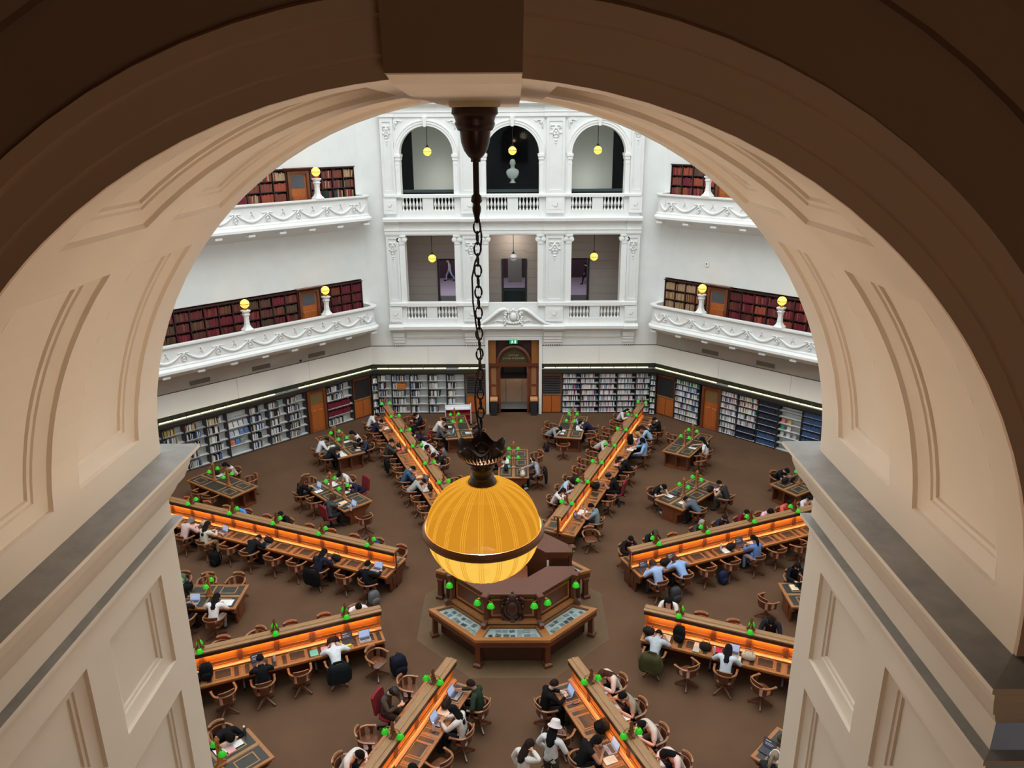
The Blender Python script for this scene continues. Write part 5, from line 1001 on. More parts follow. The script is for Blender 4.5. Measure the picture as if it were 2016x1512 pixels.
def make_pose(name, lean=20, hp=30, hands=None, sit=True, tilt=0, stride=0, legs=None, turn=0):
    """builds the meshes of one pose: body, and fitted clothing cut from it"""
    L = radians(lean); T = radians(tilt); hipz = .545 if sit else .90
    hip = V((0, -.05 if sit else 0, hipz)); up = V((sin(T), sin(L), cos(L))).normalized(); fwd = V((0, cos(L), -sin(L))); rt = V((1, 0, 0))
    belly = hip + up * .16; chest = hip + up * .34; neck = hip + up * .50 + fwd * .02; Hd = radians(lean * .6 + hp); hup = V((sin(T) * .5, sin(Hd), cos(Hd))).normalized(); hf = V((0, cos(Hd), -sin(Hd)))
    hb = neck + hup * .09 + hf * .015; hc = hb + hup * .08 + hf * .03; ht = hb + hup * .155 + hf * .02
    J = [(hip, (.15, .12)), (belly, (.135, .10)), (chest, (.165, .115)), (neck, (.055, .055)), (hb, (.062, .07)), (hc, (.078, .095)), (ht, (.058, .07))]; E = [(0, 1), (1, 2), (2, 3), (3, 4), (4, 5), (5, 6)]
    seg = [('torso', hip, chest), ('torso', chest, neck - up * .05), ('neck', neck - up * .02, hb), ('head', hb, ht)]
    hands = hands or {}; hx = []
    for sg in (1, -1):
        sh = chest + up * .10 + rt * sg * .18; dflt = V((sg * .15, .43, .775)) if sit else sh + V((sg * .10, .08, -.52)); wr = V(hands.get(sg, dflt))
        if (wr - sh).length > .525: wr = sh + (wr - sh).normalized() * .525
        el = ik(sh, wr, .28, .255, V((sg * .9, -.35, -.6))); b = len(J)
        J += [(chest + up * .08 + rt * sg * .10, (.085, .08)), (sh, (.062, .062)), ((sh + el) / 2, .05), (el, .042), ((el + wr) / 2, .038), (wr, .027), (wr + (wr - el).normalized() * .075, (.036, .018))]
        E += [(2, b), (b, b + 1), (b + 1, b + 2), (b + 2, b + 3), (b + 3, b + 4), (b + 4, b + 5), (b + 5, b + 6)]
        seg += [('uarm', sh, el), ('farm', el, wr), ('hand', wr, wr + (wr - el).normalized() * .1)]; hx.append((wr, (wr - el), sg))
        hj = hip + rt * sg * .09 - up * .02
        if sit:
            kn, an = (V((sg * .13, .38, .50)), V((sg * .13, .36, .10))); 
            if legs: kn, an = V(legs[0]) + rt * sg * .1, V(legs[1]) + rt * sg * .1
        else: kn, an = V((sg * .10, .06 + stride * sg * .22, .48)), V((sg * .10, stride * sg * .36 - .04 * abs(stride), .10 + (.06 if stride * sg < 0 else 0)))
        toe = an + V((sg * .02, .17, -.055)); b = len(J)
        J += [(hj, .098), ((hj + kn) / 2, .08), (kn, .06), ((kn + an) / 2 + V((0, -.01, .04)), .056), (an, .04), (an + V((0, .05, -.05)), (.045, .035)), (toe, (.042, .026))]
        E += [(0, b), (b, b + 1), (b + 1, b + 2), (b + 2, b + 3), (b + 3, b + 4), (b + 4, b + 5), (b + 5, b + 6)]
        seg += [('leg', hj, kn), ('leg', kn, an + V((0, 0, .06))), ('foot', an + V((0, 0, -.01)), toe)]
    vs, ns, fs = skinmesh(J, E)
    def zone(p):
        best = None
        for nm, a, b in seg:
            d = b - a; t = max(0, min(1, (p - a).dot(d) / d.length_squared)); q = (p - a - d * t).length - {'torso': .13, 'leg': .07, 'foot': .04, 'head': .08}.get(nm, .04)
            if best is None or q < best[0]: best = (q, nm, t)
        return best[1], best[2]
    fz = [zone(sum((vs[i] for i in f), V()) / len(f)) for f in fs]
    P = {'hc': hc, 'hup': hup, 'hf': hf}
    mb = MB(); mb.v = [tuple(v) for v in vs]; mb.f = list(fs); mb.mi = [0] * len(fs)
    for wr, d, sg in hx: hand(mb, wr, d, V((0, 0, 1)), sg, .8)
    Rm = Mx((( 1, hf.x, hup.x, hc.x), (0, hf.y, hup.y, hc.y), (0, hf.z, hup.z, hc.z), (0, 0, 0, 1)))
    P['head'] = Rm; Hq = Hd * .85; P['drape'] = Mx.Translation(hc) @ Mx.Rotation(-Hq, 4, 'X'); mb.T = Rm
    mb.loft([[(-.016, .085, -.03), (.016, .085, -.03), (.008, .085, .03), (-.008, .085, .03)], [(-.008, .118, -.028), (.008, .118, -.028), (.004, .096, .02), (-.004, .096, .02)]])
    for sg in (-1, 1): mb.ball((sg * .033, .084, .018), (.012, .010, .008), 6, 4, 1); mb.ball((sg * .082, -.005, -.005), (.012, .02, .032), 6, 4); mb.box(sg * .033 - .018, sg * .033 + .018, .088, .097, .036, .042, 1)
    mb.ball((0, .084, -.055), (.024, .010, .007), 6, 4, 2); mb.T = None
    P['body'] = mb.mesh('body', [paint((214, 170, 145)), 'black', paint((170, 90, 85))], 60)
    def cloth_mesh(nm, test, off):
        ix = {}; V_ = []; F_ = []
        for f, z in zip(fs, fz):
            if test(*z):
                F_.append(tuple(ix.setdefault(i, len(ix)) for i in f))
        for i in ix: V_.append(tuple(vs[i] + ns[i] * off))
        m = MB(); m.v, m.f, m.mi = V_, F_, [0] * len(F_); return m.mesh(nm, [paint((128, 128, 128))], 80)
    P['top_long'] = cloth_mesh('top', lambda z, t: z in ('torso', 'uarm') or (z == 'farm' and t < .85) or (z == 'neck' and t < .2), .014)
    P['top_short'] = cloth_mesh('top', lambda z, t: z == 'torso' or (z == 'uarm' and t < .62) or (z == 'neck' and t < .1), .014)
    P['top_none'] = cloth_mesh('top', lambda z, t: z == 'torso' or (z == 'uarm' and t < .12), .012)
    P['trousers'] = cloth_mesh('trousers', lambda z, t: z == 'leg', .010); P['shoes'] = cloth_mesh('shoes', lambda z, t: z == 'foot', .012)
    P['hair'] = {}; POSES[name] = P
make_pose('write', 30, 38); make_pose('type', 14, 20, {1: (.10, .44, .785), -1: (-.10, .44, .785)}); make_pose('chin', 30, 18, {1: (.07, .36, .98), -1: (-.14, .42, .775)})
make_pose('deep', 50, 42, {1: (.20, .50, .775), -1: (-.12, .52, .775)}); make_pose('phone', 6, 42, {1: (.07, .34, .86), -1: (-.07, .34, .86)}); make_pose('stretch', 4, 12, {1: (.2, .42, .785), -1: (-.3, .25, .70)}, legs=((0, .42, .50), (.05, .82, .12)))
make_pose('reach', 12, 22, {1: (.12, .52, .82), -1: (-.2, .1, .60)}); make_pose('folded', 34, 30, {1: (-.04, .42, .785), -1: (.04, .38, .785)})
make_pose('stand', 4, 24, {1: (.16, .22, 1.02), -1: (-.2, .16, .92)}, sit=False); make_pose('walk', 5, 12, None, sit=False, stride=1); make_pose('stoop', 42, 20, {1: (.2, .58, .80), -1: (-.16, .56, .80)}, sit=False); make_pose('call', 4, 26, {1: (.16, .12, 1.52), -1: (-.24, .05, .86)}, sit=False)
def hair_mesh(style):
    m = MB(); n = 14
    def cap(zlow_f, zlow_b, sc=1.0):
        rings = []
        for i in range(7):
            t = i / 6; ring = []
            for j in range(n):
                a = 2 * pi * j / n; back = .5 - .5 * sin(a); low = zlow_f + (zlow_b - zlow_f) * back ** .7
                z = low + (.118 - low) * t; q = sqrt(max(0.004, 1 - max(0, min(1, (z + .0) / .12)) ** 2)) if z > 0 else 1
                ring.append((.092 * sc * q * cos(a), -.008 + .11 * sc * q * sin(a), z))
            rings.append(ring)
        m.loft(rings)
    if style == 'short': cap(.055, -.045)
    elif style == 'crop': cap(.06, -.02, .96)
    elif style == 'bob': cap(.05, -.12, 1.08)
    elif style in ('long', 'pony', 'bun', 'braids'):
        cap(.05, -.05, 1.03)
        if style == 'long':
            m.loft([[(w * cos(a), y + .05 * sin(a), z) for a in [2 * pi * j / 10 for j in range(10)]] for w, y, z in ((.07, -.05, .08), (.098, -.055, 0), (.105, -.075, -.1), (.11, -.10, -.2), (.10, -.115, -.3), (.05, -.12, -.38))])
        if style == 'pony': m.tube([(0, -.09, .05), (0, -.16, .04), (0, -.18, -.06), (0, -.17, -.18), (0, -.16, -.24)], [.03, .04, .045, .035, .012], 7)
        if style == 'bun': m.ball((0, -.13, .06), .05, 8, 6)
        if style == 'braids':
            for sg in (-1, 1): m.tube([(sg * .08, 0, 0), (sg * .10, .04, -.1), (sg * .09, .07, -.2), (sg * .09, .08, -.3)], [.03, .03, .026, .01], 6)
    return m
HAIRM = {s: hair_mesh(s).mesh('hair', [paint((20, 18, 18))], 60) for s in ('short', 'crop', 'bob', 'long', 'pony', 'bun', 'braids')}
m = MB(); m.loft([[(.098 * sc * cos(a), -.008 + .115 * sc * sin(a), z) for a in [2 * pi * j / 14 for j in range(14)]] for sc, z in ((1.02, .045), (1.02, .07), (.85, .115), (.4, .135))]); m.loft([[(-.07, .09, .05), (.07, .09, .05), (.07, .09, .06), (-.07, .09, .06)], [(-.05, .18, .035), (.05, .18, .035), (.05, .18, .042), (-.05, .18, .042)]]); CAPM = m.mesh('cap', 'black', 40)
m = MB(); m.loft([[(q * cos(a), -.005 + q * 1.1 * sin(a), z) for a in [2 * pi * j / 16 for j in range(16)]] for q, z in ((.155, .0), (.15, -.01), (.105, .05), (.10, .09), (.085, .13), (.03, .14))]); HATM = m.mesh('bucket_hat', [paint((214, 200, 200), .9)], 40)
m = MB(); m.tube([(.098 * cos(a), 0, .12 * sin(a) + .01) for a in [pi * q / 10 for q in range(11)]], .012, 6)
for sg in (-1, 1): m.ball((sg * .095, 0, -.005), (.022, .04, .045), 8, 5)
HPM = m.mesh('headphones', [paint((225, 225, 228), .4)], 40)
BK, DB, BR, LB_, GY, BL = (20, 17, 17), (38, 26, 22), (70, 44, 30), (120, 84, 52), (150, 146, 140), (176, 140, 92)
SKINS = [(226, 184, 158), (214, 168, 140), (200, 152, 122), (176, 126, 98)]
pc = [0]
def person(M, label, pose='write', top=(40, 42, 48), sl='long', hair=('short', BK), legs=(28, 30, 36), shoes=(50, 50, 52), extra=None, scale=1.05, group=None):
    P = POSES[pose]; pc[0] += 1; M = M @ Mx.Scale(scale, 4)
    o = thing('person', label, 'person', M, None, P['body']); o.material_slots[0].link = 'OBJECT'; o.material_slots[0].material = paint(SKINS[pc[0] * 7 % 4])
    def w(nm, me, rgb, MM=None):
        q = put(nm, me, o, MM); q.material_slots[0].link = 'OBJECT'; q.material_slots[0].material = cloth(rgb); return q
    w('top', P['top_' + sl], top); w('trousers', P['trousers'], legs); w('shoes', P['shoes'], shoes); w('hair', HAIRM[hair[0]], hair[1], P['drape' if hair[0] in ('long', 'pony', 'bob') and pose not in ('deep', 'folded') else 'head'])
    for e in (extra or '').split():
        if e == 'cap': put('cap', CAPM, o, P['head'])
        if e == 'hat': put('bucket_hat', HATM, o, P['head'] @ Mx.Translation((0, 0, .02)))
        if e == 'headphones': put('headphones', HPM, o, P['head'])
        if e == 'scarf': put('scarf', MB().tube([(.07 * cos(a), .03 + .08 * sin(a), -.13) for a in [2 * pi * q / 10 for q in range(10)]], .03, 6, closed=True).mesh('scarf', [cloth((225, 222, 220))]), o, P['head'])
        if e == 'phone': put('phone', MB().bbox(-.04, .04, -.075, .075, 0, .01, .003).mesh('phone', 'black'), o, Mx.Translation((0, .40, .90)) @ Mx.Rotation(.7, 4, 'X'))
        if e == 'strap': put('bag_strap', MB().tube([(.12, -.14, 1.0), (-.02, -.17, .85), (-.14, -.15, .68)], .014, 4).mesh('bag_strap', 'black'), o)
    return o
# ================================================================== THINGS ON THE DESKS
def laptop(M, lab, body=(150, 152, 156), lit=True, open_=1.9):
    o = thing('laptop', lab, 'laptop', M); m = MB(); m.bbox(-.155, .155, -.105, .105, 0, .016, .004); put('base', m.mesh('base', [paint(body, .4)]), o)
    put('keyboard', MB().box(-.13, .13, -.01, .085, .016, .018).mesh('keyboard', [paint((60, 62, 70), .5)]), o); put('trackpad', MB().box(-.045, .045, -.09, -.03, .016, .0172).mesh('trackpad', [paint(tuple(int(c * .85) for c in body), .3)]), o)
    L = put('lid', MB().box(-.155, .155, 0, .008, 0, .205).mesh('lid', [paint(tuple(int(c * .55) for c in body), .4)]), o, Mx.Translation((0, .105, .016)) @ Mx.Rotation(-(open_ - pi / 2), 4, 'X'))
    m = MB(); m.box(-.145, .145, -.002, 0, .012, .195, 0); m.box(-.11, .02, -.003, -.002, .15, .165, 1); m.box(-.11, .09, -.003, -.002, .10, .108, 1); m.box(-.11, .06, -.003, -.002, .07, .078, 1); put('screen', m.mesh('screen', ['screen' if lit else 'screen_dim', 'paper']), L)
def sheet(M, lab, rgb=(232, 230, 226), w=.21, h=.297, t=.004, nm='paper_sheet'):
    m = MB(); m.box(-w / 2, w / 2, -h / 2, h / 2, 0, t, 0)
    for i in range(5): m.box(-w * .38, w * (.36 - .1 * (i % 3)), h * .33 - i * h * .13, h * .33 - i * h * .13 + .006, t, t + .0006, 1)
    thing(nm, lab, 'paper', M, None, m.mesh(nm, [paint(rgb, .7), paint(tuple(int(c * .72) for c in rgb), .7)]))
def openbook(M, lab, rgb=(232, 228, 218)):
    o = thing('open_book', lab, 'book', M); m = MB()
    put('cover', MB().box(-.2, .2, -.14, .14, 0, .006).mesh('cover', [paint((90, 60, 50), .5)]), o)
    for sg in (-1, 1): m.prism([(0, .006), (sg * .03, .028), (sg * .12, .022), (sg * .19, .01), (sg * .19, .006)], -.132, .132, lambda a, b, d: (a, d, b))
    put('pages', m.mesh('pages', [paint(rgb, .7)]), o)
def closed(M, lab, rgb, w=.17, h=.24, t=.03):
    o = thing('closed_book', lab, 'book', M); put('cover', MB().bbox(-w / 2, w / 2, -h / 2, h / 2, 0, t, .004).mesh('cover', [paint(rgb, .5)]), o); put('pages', MB().box(-w / 2 + .01, w / 2 + .003, -h / 2 + .005, h / 2 - .005, .004, t - .006).mesh('pages', 'paper'), o)
def soft(rx, ry, rz, n=14, seed=0, sq=.6):
    rd = random.Random(seed); m = MB(); rings = []
    for i in range(9):
        t = i / 8 * pi - pi / 2; q = max(.05, cos(t) ** .55); z = rz * (1 + sin(t)) ; ring = []
        for j in range(n):
            a = 2 * pi * j / n; k = 1 + rd.uniform(-.05, .05); ring.append((rx * q * k * abs(cos(a)) ** sq * (1 if cos(a) > 0 else -1), ry * q * k * abs(sin(a)) ** sq * (1 if sin(a) > 0 else -1), z))
        rings.append(ring)
    return m.loft(rings)
def backpack(M, lab, rgb, sc=1.0):
    o = thing('backpack', lab, 'bag', M @ Mx.Scale(sc, 4)); c = cloth(rgb); put('body', soft(.17, .11, .23, seed=hash(lab) % 99).mesh('body', [c], 60), o)
    put('pocket', soft(.13, .05, .11, seed=3).mesh('pocket', [c], 60), o, Mx.Translation((0, -.10, .03)))
    for sg in (-1, 1): put('strap', MB().tube([(sg * .08, .09, .42), (sg * .10, .16, .34), (sg * .11, .16, .16), (sg * .12, .09, .06)], .018, 5).mesh('strap', 'black'), o)
    put('handle', MB().tube([(-.04, .05, .45), (0, .05, .50), (.04, .05, .45)], .01, 5).mesh('handle', 'black'), o)
def handbag(M, lab, rgb, sc=1.0):
    o = thing('handbag', lab, 'bag', M @ Mx.Scale(sc, 4)); put('body', soft(.17, .09, .10, seed=hash(lab) % 99).mesh('body', [cloth(rgb)], 60), o)
    for sg in (-1, 1): put('handle', MB().tube([(-.1, sg * .04, .18), (-.06, sg * .05, .27), (.06, sg * .05, .27), (.1, sg * .04, .18)], .009, 5).mesh('handle', [paint(tuple(int(c * .7) for c in rgb))]), o)
def bottle(M, lab, rgb, cap=(230, 230, 230)):
    o = thing('bottle', lab, 'bottle', M); put('body', MB().lathe([(.034, 0), (.036, .02), (.036, .15), (.022, .19)], 10).mesh('body', [paint(rgb, .25)], True), o); put('cap', MB().lathe([(.023, .19), (.023, .225), (.02, .23)], 10).mesh('cap', [paint(cap, .4)]), o)
def phone(M, lab):
    o = thing('phone', lab, 'phone', M); put('body', MB().bbox(-.037, .037, -.075, .075, 0, .009, .003).mesh('body', 'black'), o); put('screen', MB().box(-.033, .033, -.07, .07, .009, .0095).mesh('screen', 'screen_dim'), o)
def jacket(M, lab, rgb, puffer=False, long=.5):
    o = thing('draped_jacket', lab, 'jacket', M); m = MB(); R = []; n = 12
    for k, (z, w, y) in enumerate(((.80, .22, -.235), (.86, .23, -.285), (.82, .24, -.34), (.70, .25, -.37), (.62, .27, -.36), (.5, .27, -.375), (.42, .28, -.36), (.36, .28, -.37), (.80 - long, .27, -.35))):
        b = .025 if puffer and k % 2 else 0; R.append([(w * cos(a) * (1 if abs(cos(a)) < .9 else .97), y + (.045 + b) * sin(a) + .012 * cos(4 * a), z + .015 * cos(3 * a)) for a in [2 * pi * j / n for j in range(n)]])
    m.loft(R); put('body', m.mesh('body', [cloth(rgb)], 60), o)
    for sg in (-1, 1): put('sleeve', MB().tube([(sg * .2, -.30, .80), (sg * .28, -.33, .62), (sg * .27, -.34, .42), (sg * .26, -.33, .34)], [.06, .06, .05, .045], 7).mesh('sleeve', [cloth(rgb)], True), o)
    put('collar', MB().tube([(-.12, -.24, .86), (0, -.27, .89), (.12, -.24, .86)], .03, 6).mesh('collar', [cloth(tuple(int(c * .8) for c in rgb))], True), o)
def items(M, who, spec):
    """things before a sitter, in the sitter's frame (x right, y forward)"""
    for k, s in enumerate(spec.split()):
        nm, _, pos = s.partition('@'); q = [float(v) for v in pos.split(',')] if pos else []
        x, y, r = (q + [0] * 3)[:3] if len(q) >= 2 else (0, .58, 0); z = HS + .016
        if len(q) < 2: r = random.uniform(-.2, .2)
        T = M @ Mx.Translation((x, y, z)) @ Mx.Rotation(r, 4, 'Z'); e = '' if spec.split().index(s) == k and [v.partition('@')[0] for v in spec.split()].index(nm) == k else ' further one'
        pr = 'before the person in ' + who
        f = {'lap': lambda: laptop(T, 'open silver laptop%s %s' % (e, pr)), 'lapd': lambda: laptop(T, 'open dark laptop%s %s' % (e, pr), (60, 60, 66), False), 'pap': lambda: sheet(T, 'white paper sheet%s %s' % (e, pr)), 'papw': lambda: sheet(T, 'cream paper sheet%s %s' % (e, pr), (236, 212, 180)), 'pink': lambda: sheet(T, 'pink notepad%s %s' % (e, pr), (224, 170, 172), .17, .24, .012), 'teal': lambda: sheet(T, 'teal folder%s %s' % (e, pr), (110, 196, 172), .2, .26, .01),
             'big': lambda: sheet(T, 'large white sheet%s %s' % (e, pr), (236, 234, 230), .40, .30), 'book': lambda: openbook(T, 'open book%s %s' % (e, pr)), 'cl': lambda: closed(T, 'closed book%s %s' % (e, pr), random.choice([(60, 66, 80), (120, 50, 46), (190, 180, 160)])), 'blue': lambda: closed(T, 'bright blue folder%s %s' % (e, pr), (40, 120, 190), .22, .3, .02), 'red': lambda: closed(T, 'crimson notebook%s %s' % (e, pr), (200, 40, 70), .18, .22, .02), 'yel': lambda: closed(T, 'yellow folder%s %s' % (e, pr), (216, 220, 40), .26, .31, .012),
             'bag': lambda: handbag(T, 'dark soft bag%s %s' % (e, pr), (44, 36, 34)), 'tote': lambda: handbag(T, 'cream cloth tote%s %s' % (e, pr), (206, 190, 168), 1.1), 'pack': lambda: backpack(T @ Mx.Translation((0, 0, .09)) @ Mx.Rotation(-1.2, 4, 'X'), 'black backpack lying%s %s' % (e, pr), (20, 20, 22), .9), 'packup': lambda: backpack(T, 'black backpack upright%s %s' % (e, pr), (22, 20, 20)),
             'bot': lambda: bottle(T, 'clear bottle%s %s' % (e, pr), (200, 190, 190)), 'botg': lambda: bottle(T, 'dark green bottle%s %s' % (e, pr), (50, 66, 62)), 'cup': lambda: bottle(T, 'pale pink cup%s %s' % (e, pr), (214, 180, 176)), 'ph': lambda: phone(T, 'phone%s lying %s' % (e, pr))}[nm]; f()
WHO = set()
def seatM(a, sg, r, t_): return al(a, r, sg * t_, 0, pi if sg > 0 else 0)
def desk_seat(a, sg, k, sidename, who=None, pose='write', top=(40, 42, 48), sl='long', hair=('short', BK), legs=(28, 30, 36), it='', ex='', ch='w', coat=None, rot=0, out=0, dr=0, shoes=(50, 50, 52), nm=None, r=None, where=None):
    nm = nm or DESKS[a]; r = seatr[k] if r is None else r; M = seatM(a, sg, r + dr, (.97 if who else .89) + out)
    place = where or '%s of the %s, %s from inner end' % (sidename, nm, o_(k))
    C = M @ Mx.Rotation(rot, 4, 'Z')
    if ch == 'w':
        lab = 'wooden swivel chair under the person in ' + who if who else 'empty wooden chair, ' + place
        CT.make(thing('swivel_chair', lab, 'chair', C, 'wooden swivel armchairs'))
    elif ch == 'r': OT.make(thing('office_chair', 'red office chair under the person in ' + who if who else 'red office chair, ' + place, 'chair', C, 'red office chairs'))
    if coat: jacket(C, '%s hung on the chair at the %s, %s' % (coat[0], nm, sidename), coat[1], 'puffer' in coat[0])
    if who:
        if who in WHO: print('WHO twice', who)
        WHO.add(who); person(M, 'person in %s, %s %s' % (who, nm, sidename), pose, top, sl, hair, legs, shoes, ex)
        if it: items(M, who, it)
WHITE, NAVY, BLACK, GREY, CHAR, SKY = (208, 208, 210), (34, 40, 62), (20, 20, 22), (136, 140, 142), (58, 58, 60), (134, 160, 196)
S_ = desk_seat
# ---- far left desk
S_(112.5, 1, 12, 'left side', 'a white polo shirt', 'write', WHITE, 'short', it='cl@-.1,.62 pap@.2,.56'); S_(112.5, 1, 11, 'left side', 'a navy T-shirt', 'write', NAVY, 'short', it='book@0,.6 lapd@.36,.66,-.3')
S_(112.5, 1, 10, 'left side'); S_(112.5, 1, 9, 'left side'); S_(112.5, 1, 8, 'left side', 'a charcoal hoodie', 'type', (62, 60, 56), it='lapd@.18,.66 red@.1,.5 bag@-.3,.6'); S_(112.5, 1, 7, 'left side', coat=('black coat', BLACK)); S_(112.5, 1, 6, 'left side')
S_(112.5, 1, 5, 'left side', 'a denim blue shirt', 'write', (58, 88, 116), it='papw@.1,.6'); S_(112.5, 1, 4, 'left side', 'a pale grey hoodie', 'deep', (158, 158, 152), it='lapd@-.35,.66,.4 pap@.05,.62 pap@.3,.56 bag@.42,.7 cl@.5,.5')
for k in (3, 2, 1, 0): S_(112.5, 1, k, 'left side')
S_(112.5, -1, 12, 'right side', out=.1, rot=.3); S_(112.5, -1, 11, 'right side', 'a navy blazer and scarf', 'phone', (30, 32, 44), ex='scarf', out=.3); S_(112.5, -1, 9, 'right side', 'a navy jumper', 'deep', (32, 34, 50), it='pap@0,.66'); S_(112.5, -1, 8, 'right side', 'a white blouse, brown hair', 'deep', WHITE, hair=('bob', BR), it='papw@0,.62')
S_(112.5, -1, 7, 'right side', 'a white T-shirt', 'folded', (205, 205, 208), 'short', it='pap@-.1,.64 cup@.26,.6'); S_(112.5, -1, 6, 'right side', 'a black T-shirt', 'write', (32, 30, 30), 'short', ('short', DB), (120, 120, 122), it='lapd@.1,.64'); S_(112.5, -1, 4, 'right side')
# ---- far right desk
S_(67.5, 1, 12, 'left side', 'a white top, long black hair', 'write', WHITE, hair=('long', BK), ex='headphones', it='papw@.1,.6'); S_(67.5, 1, 11, 'left side'); S_(67.5, 1, 10, 'left side', out=.1); S_(67.5, 1, 9, 'left side', out=.1)
S_(67.5, 1, 8, 'left side', 'a striped grey shirt', 'deep', (186, 182, 172), it='pink@.1,.62'); S_(67.5, 1, 7, 'left side'); S_(67.5, 1, 6, 'left side', out=.08); S_(67.5, 1, 5, 'left side'); S_(67.5, 1, 4, 'left side', 'a dark brown jumper', 'deep', (46, 32, 30), hair=('bob', BR), it='pap@.1,.6')
S_(67.5, 1, 3, 'left side', 'a pale blue shirt', 'write', (166, 190, 214), it='pink@.05,.58'); S_(67.5, 1, 2, 'left side', 'a white blouse, dark long hair', 'chin', (216, 210, 206), hair=('long', DB), it='pap@.2,.56'); S_(67.5, 1, 0, 'left side')
S_(67.5, -1, 11, 'right side', 'a black suit jacket', 'phone', (28, 26, 28), out=.15, it='papw@-.1,.55'); S_(67.5, -1, 10, 'right side', 'a light blue loose shirt', 'write', (160, 186, 208), hair=('long', DB), it='cl@.1,.6 bag@.36,.66'); S_(67.5, -1, 9, 'right side', 'a blue T-shirt, blond hair', 'chin', (128, 152, 206), 'short', ('long', BL), it='papw@-.05,.6 packup@-.3,.62 pap@.3,.6')
S_(67.5, -1, 8, 'right side', 'a denim shirt leaning back', 'stretch', (132, 166, 208), hair=('bob', BK), legs=(40, 48, 60), it='pap@0,.6 papw@.2,.52', out=.15); S_(67.5, -1, 6, 'right side', 'a black hooded top', 'write', BLACK, it='pink@.1,.56 bag@.36,.6'); S_(67.5, -1, 5, 'right side')
S_(67.5, -1, 4, 'right side', 'a black T-shirt and black cap', 'chin', (22, 22, 24), 'short', ex='cap', ch='r', it='lapd@-.05,.66 pack@-.5,.58'); S_(67.5, -1, 3, 'right side'); S_(67.5, -1, 1, 'right side', 'a grey blue T-shirt', 'type', (118, 138, 146), 'short', it='lapd@-.1,.62 big@.3,.62 cup@.2,.5'); S_(67.5, -1, 0, 'right side', rot=2.2, out=.15)
# ---- middle left desk
D = 157.5
S_(D, 1, 8, 'near side', 'a pale pink top, grey hair', 'write', (206, 176, 170), hair=('bob', (120, 112, 106)), it='lapd@.2,.68 pap@-.1,.6 tote@.3,.72'); S_(D, 1, 7, 'near side', 'a cream sweater', 'type', (206, 200, 182), hair=('long', DB), it='lap@.22,.6,-.2 ph@.4,.46', legs=(190, 160, 130)); S_(D, 1, 6, 'near side'); S_(D, 1, 5, 'near side', 'a black jumper', 'deep', (24, 24, 26), it='pap@.1,.58 bag@.3,.68 cl@.36,.5')
S_(D, 1, 4, 'near side'); S_(D, 1, 3, 'near side'); S_(D, 1, 2, 'near side', 'a dark navy jumper, long hair', 'write', (30, 34, 52), hair=('long', BK), coat=('black long coat', (18, 18, 20)), it='bag@.3,.6'); S_(D, 1, 1, 'near side'); S_(D, 1, 0, 'near side', 'black clothes, legs stretched out', 'stretch', (26, 27, 34), it='lap@-.05,.6', rot=-.5, legs=(18, 18, 20))
for k in (10, 9, 8, 6, 4, 3, 2, 0): S_(D, -1, k, 'far side')
S_(D, -1, 7, 'far side', 'a bright blue T-shirt', 'chin', (70, 140, 214), 'short', it='pap@0,.6'); S_(D, -1, 5, 'far side', 'a black fleece', 'type', BLACK, it='pap@0,.6'); S_(D, -1, 1, 'far side', 'denim with a black cap', 'write', (44, 66, 100), ex='cap', it='pap@0,.6')
# ---- middle right desk
D = 22.5
S_(D, 1, 0, 'far side', 'a black long-sleeved top', 'type', (30, 26, 28), it='pap@.05,.5'); S_(D, 1, 1, 'far side', 'a black top and black cap', 'phone', (26, 25, 28), ex='cap', it='pap@.1,.6'); S_(D, 1, 2, 'far side'); S_(D, 1, 3, 'far side', 'a charcoal top, grey hair', 'type', CHAR, hair=('bob', GY), it='pap@0,.6'); S_(D, 1, 4, 'far side', 'a navy suit jacket', 'type', NAVY, hair=('short', DB), it='pap@0,.6')
S_(D, 1, 5, 'far side', 'a maroon jumper', 'type', (110, 26, 44), it='pap@0,.6'); S_(D, 1, 6, 'far side', 'a pale pink T-shirt', 'chin', (224, 180, 192), 'short', ('bob', BK), it='pap@0,.6'); S_(D, 1, 7, 'far side', 'a coral top', 'type', (214, 96, 84), it='pap@0,.6'); S_(D, 1, 8, 'far side', 'a white long shirt', 'type', WHITE, it='pap@0,.6')
S_(D, -1, 0, 'near side', 'a pale blue blouse, brown hair', 'write', (158, 182, 220), hair=('bob', BR), it='lapd@-.1,.62 bot@.2,.56', legs=(60, 62, 66)); S_(D, -1, 1, 'near side', 'a sky blue shirt, dark trousers', 'deep', (144, 172, 214), hair=('bob', BR), legs=(48, 44, 46), it='lapd@.05,.68 bag@-.3,.66 ph@-.2,.5'); S_(D, -1, 2, 'near side'); S_(D, -1, 3, 'near side', coat=None)
S_(D, -1, 4, 'near side', 'a blue sweater', 'type', (98, 124, 176), hair=('pony', BK), legs=(130, 160, 200), it='lapd@-.1,.64 bag@-.55,.62 pap@-.8,.58 bot@-.9,.68 papw@.3,.6'); S_(D, -1, 5, 'near side'); S_(D, -1, 6, 'near side', rot=.3); S_(D, -1, 7, 'near side')
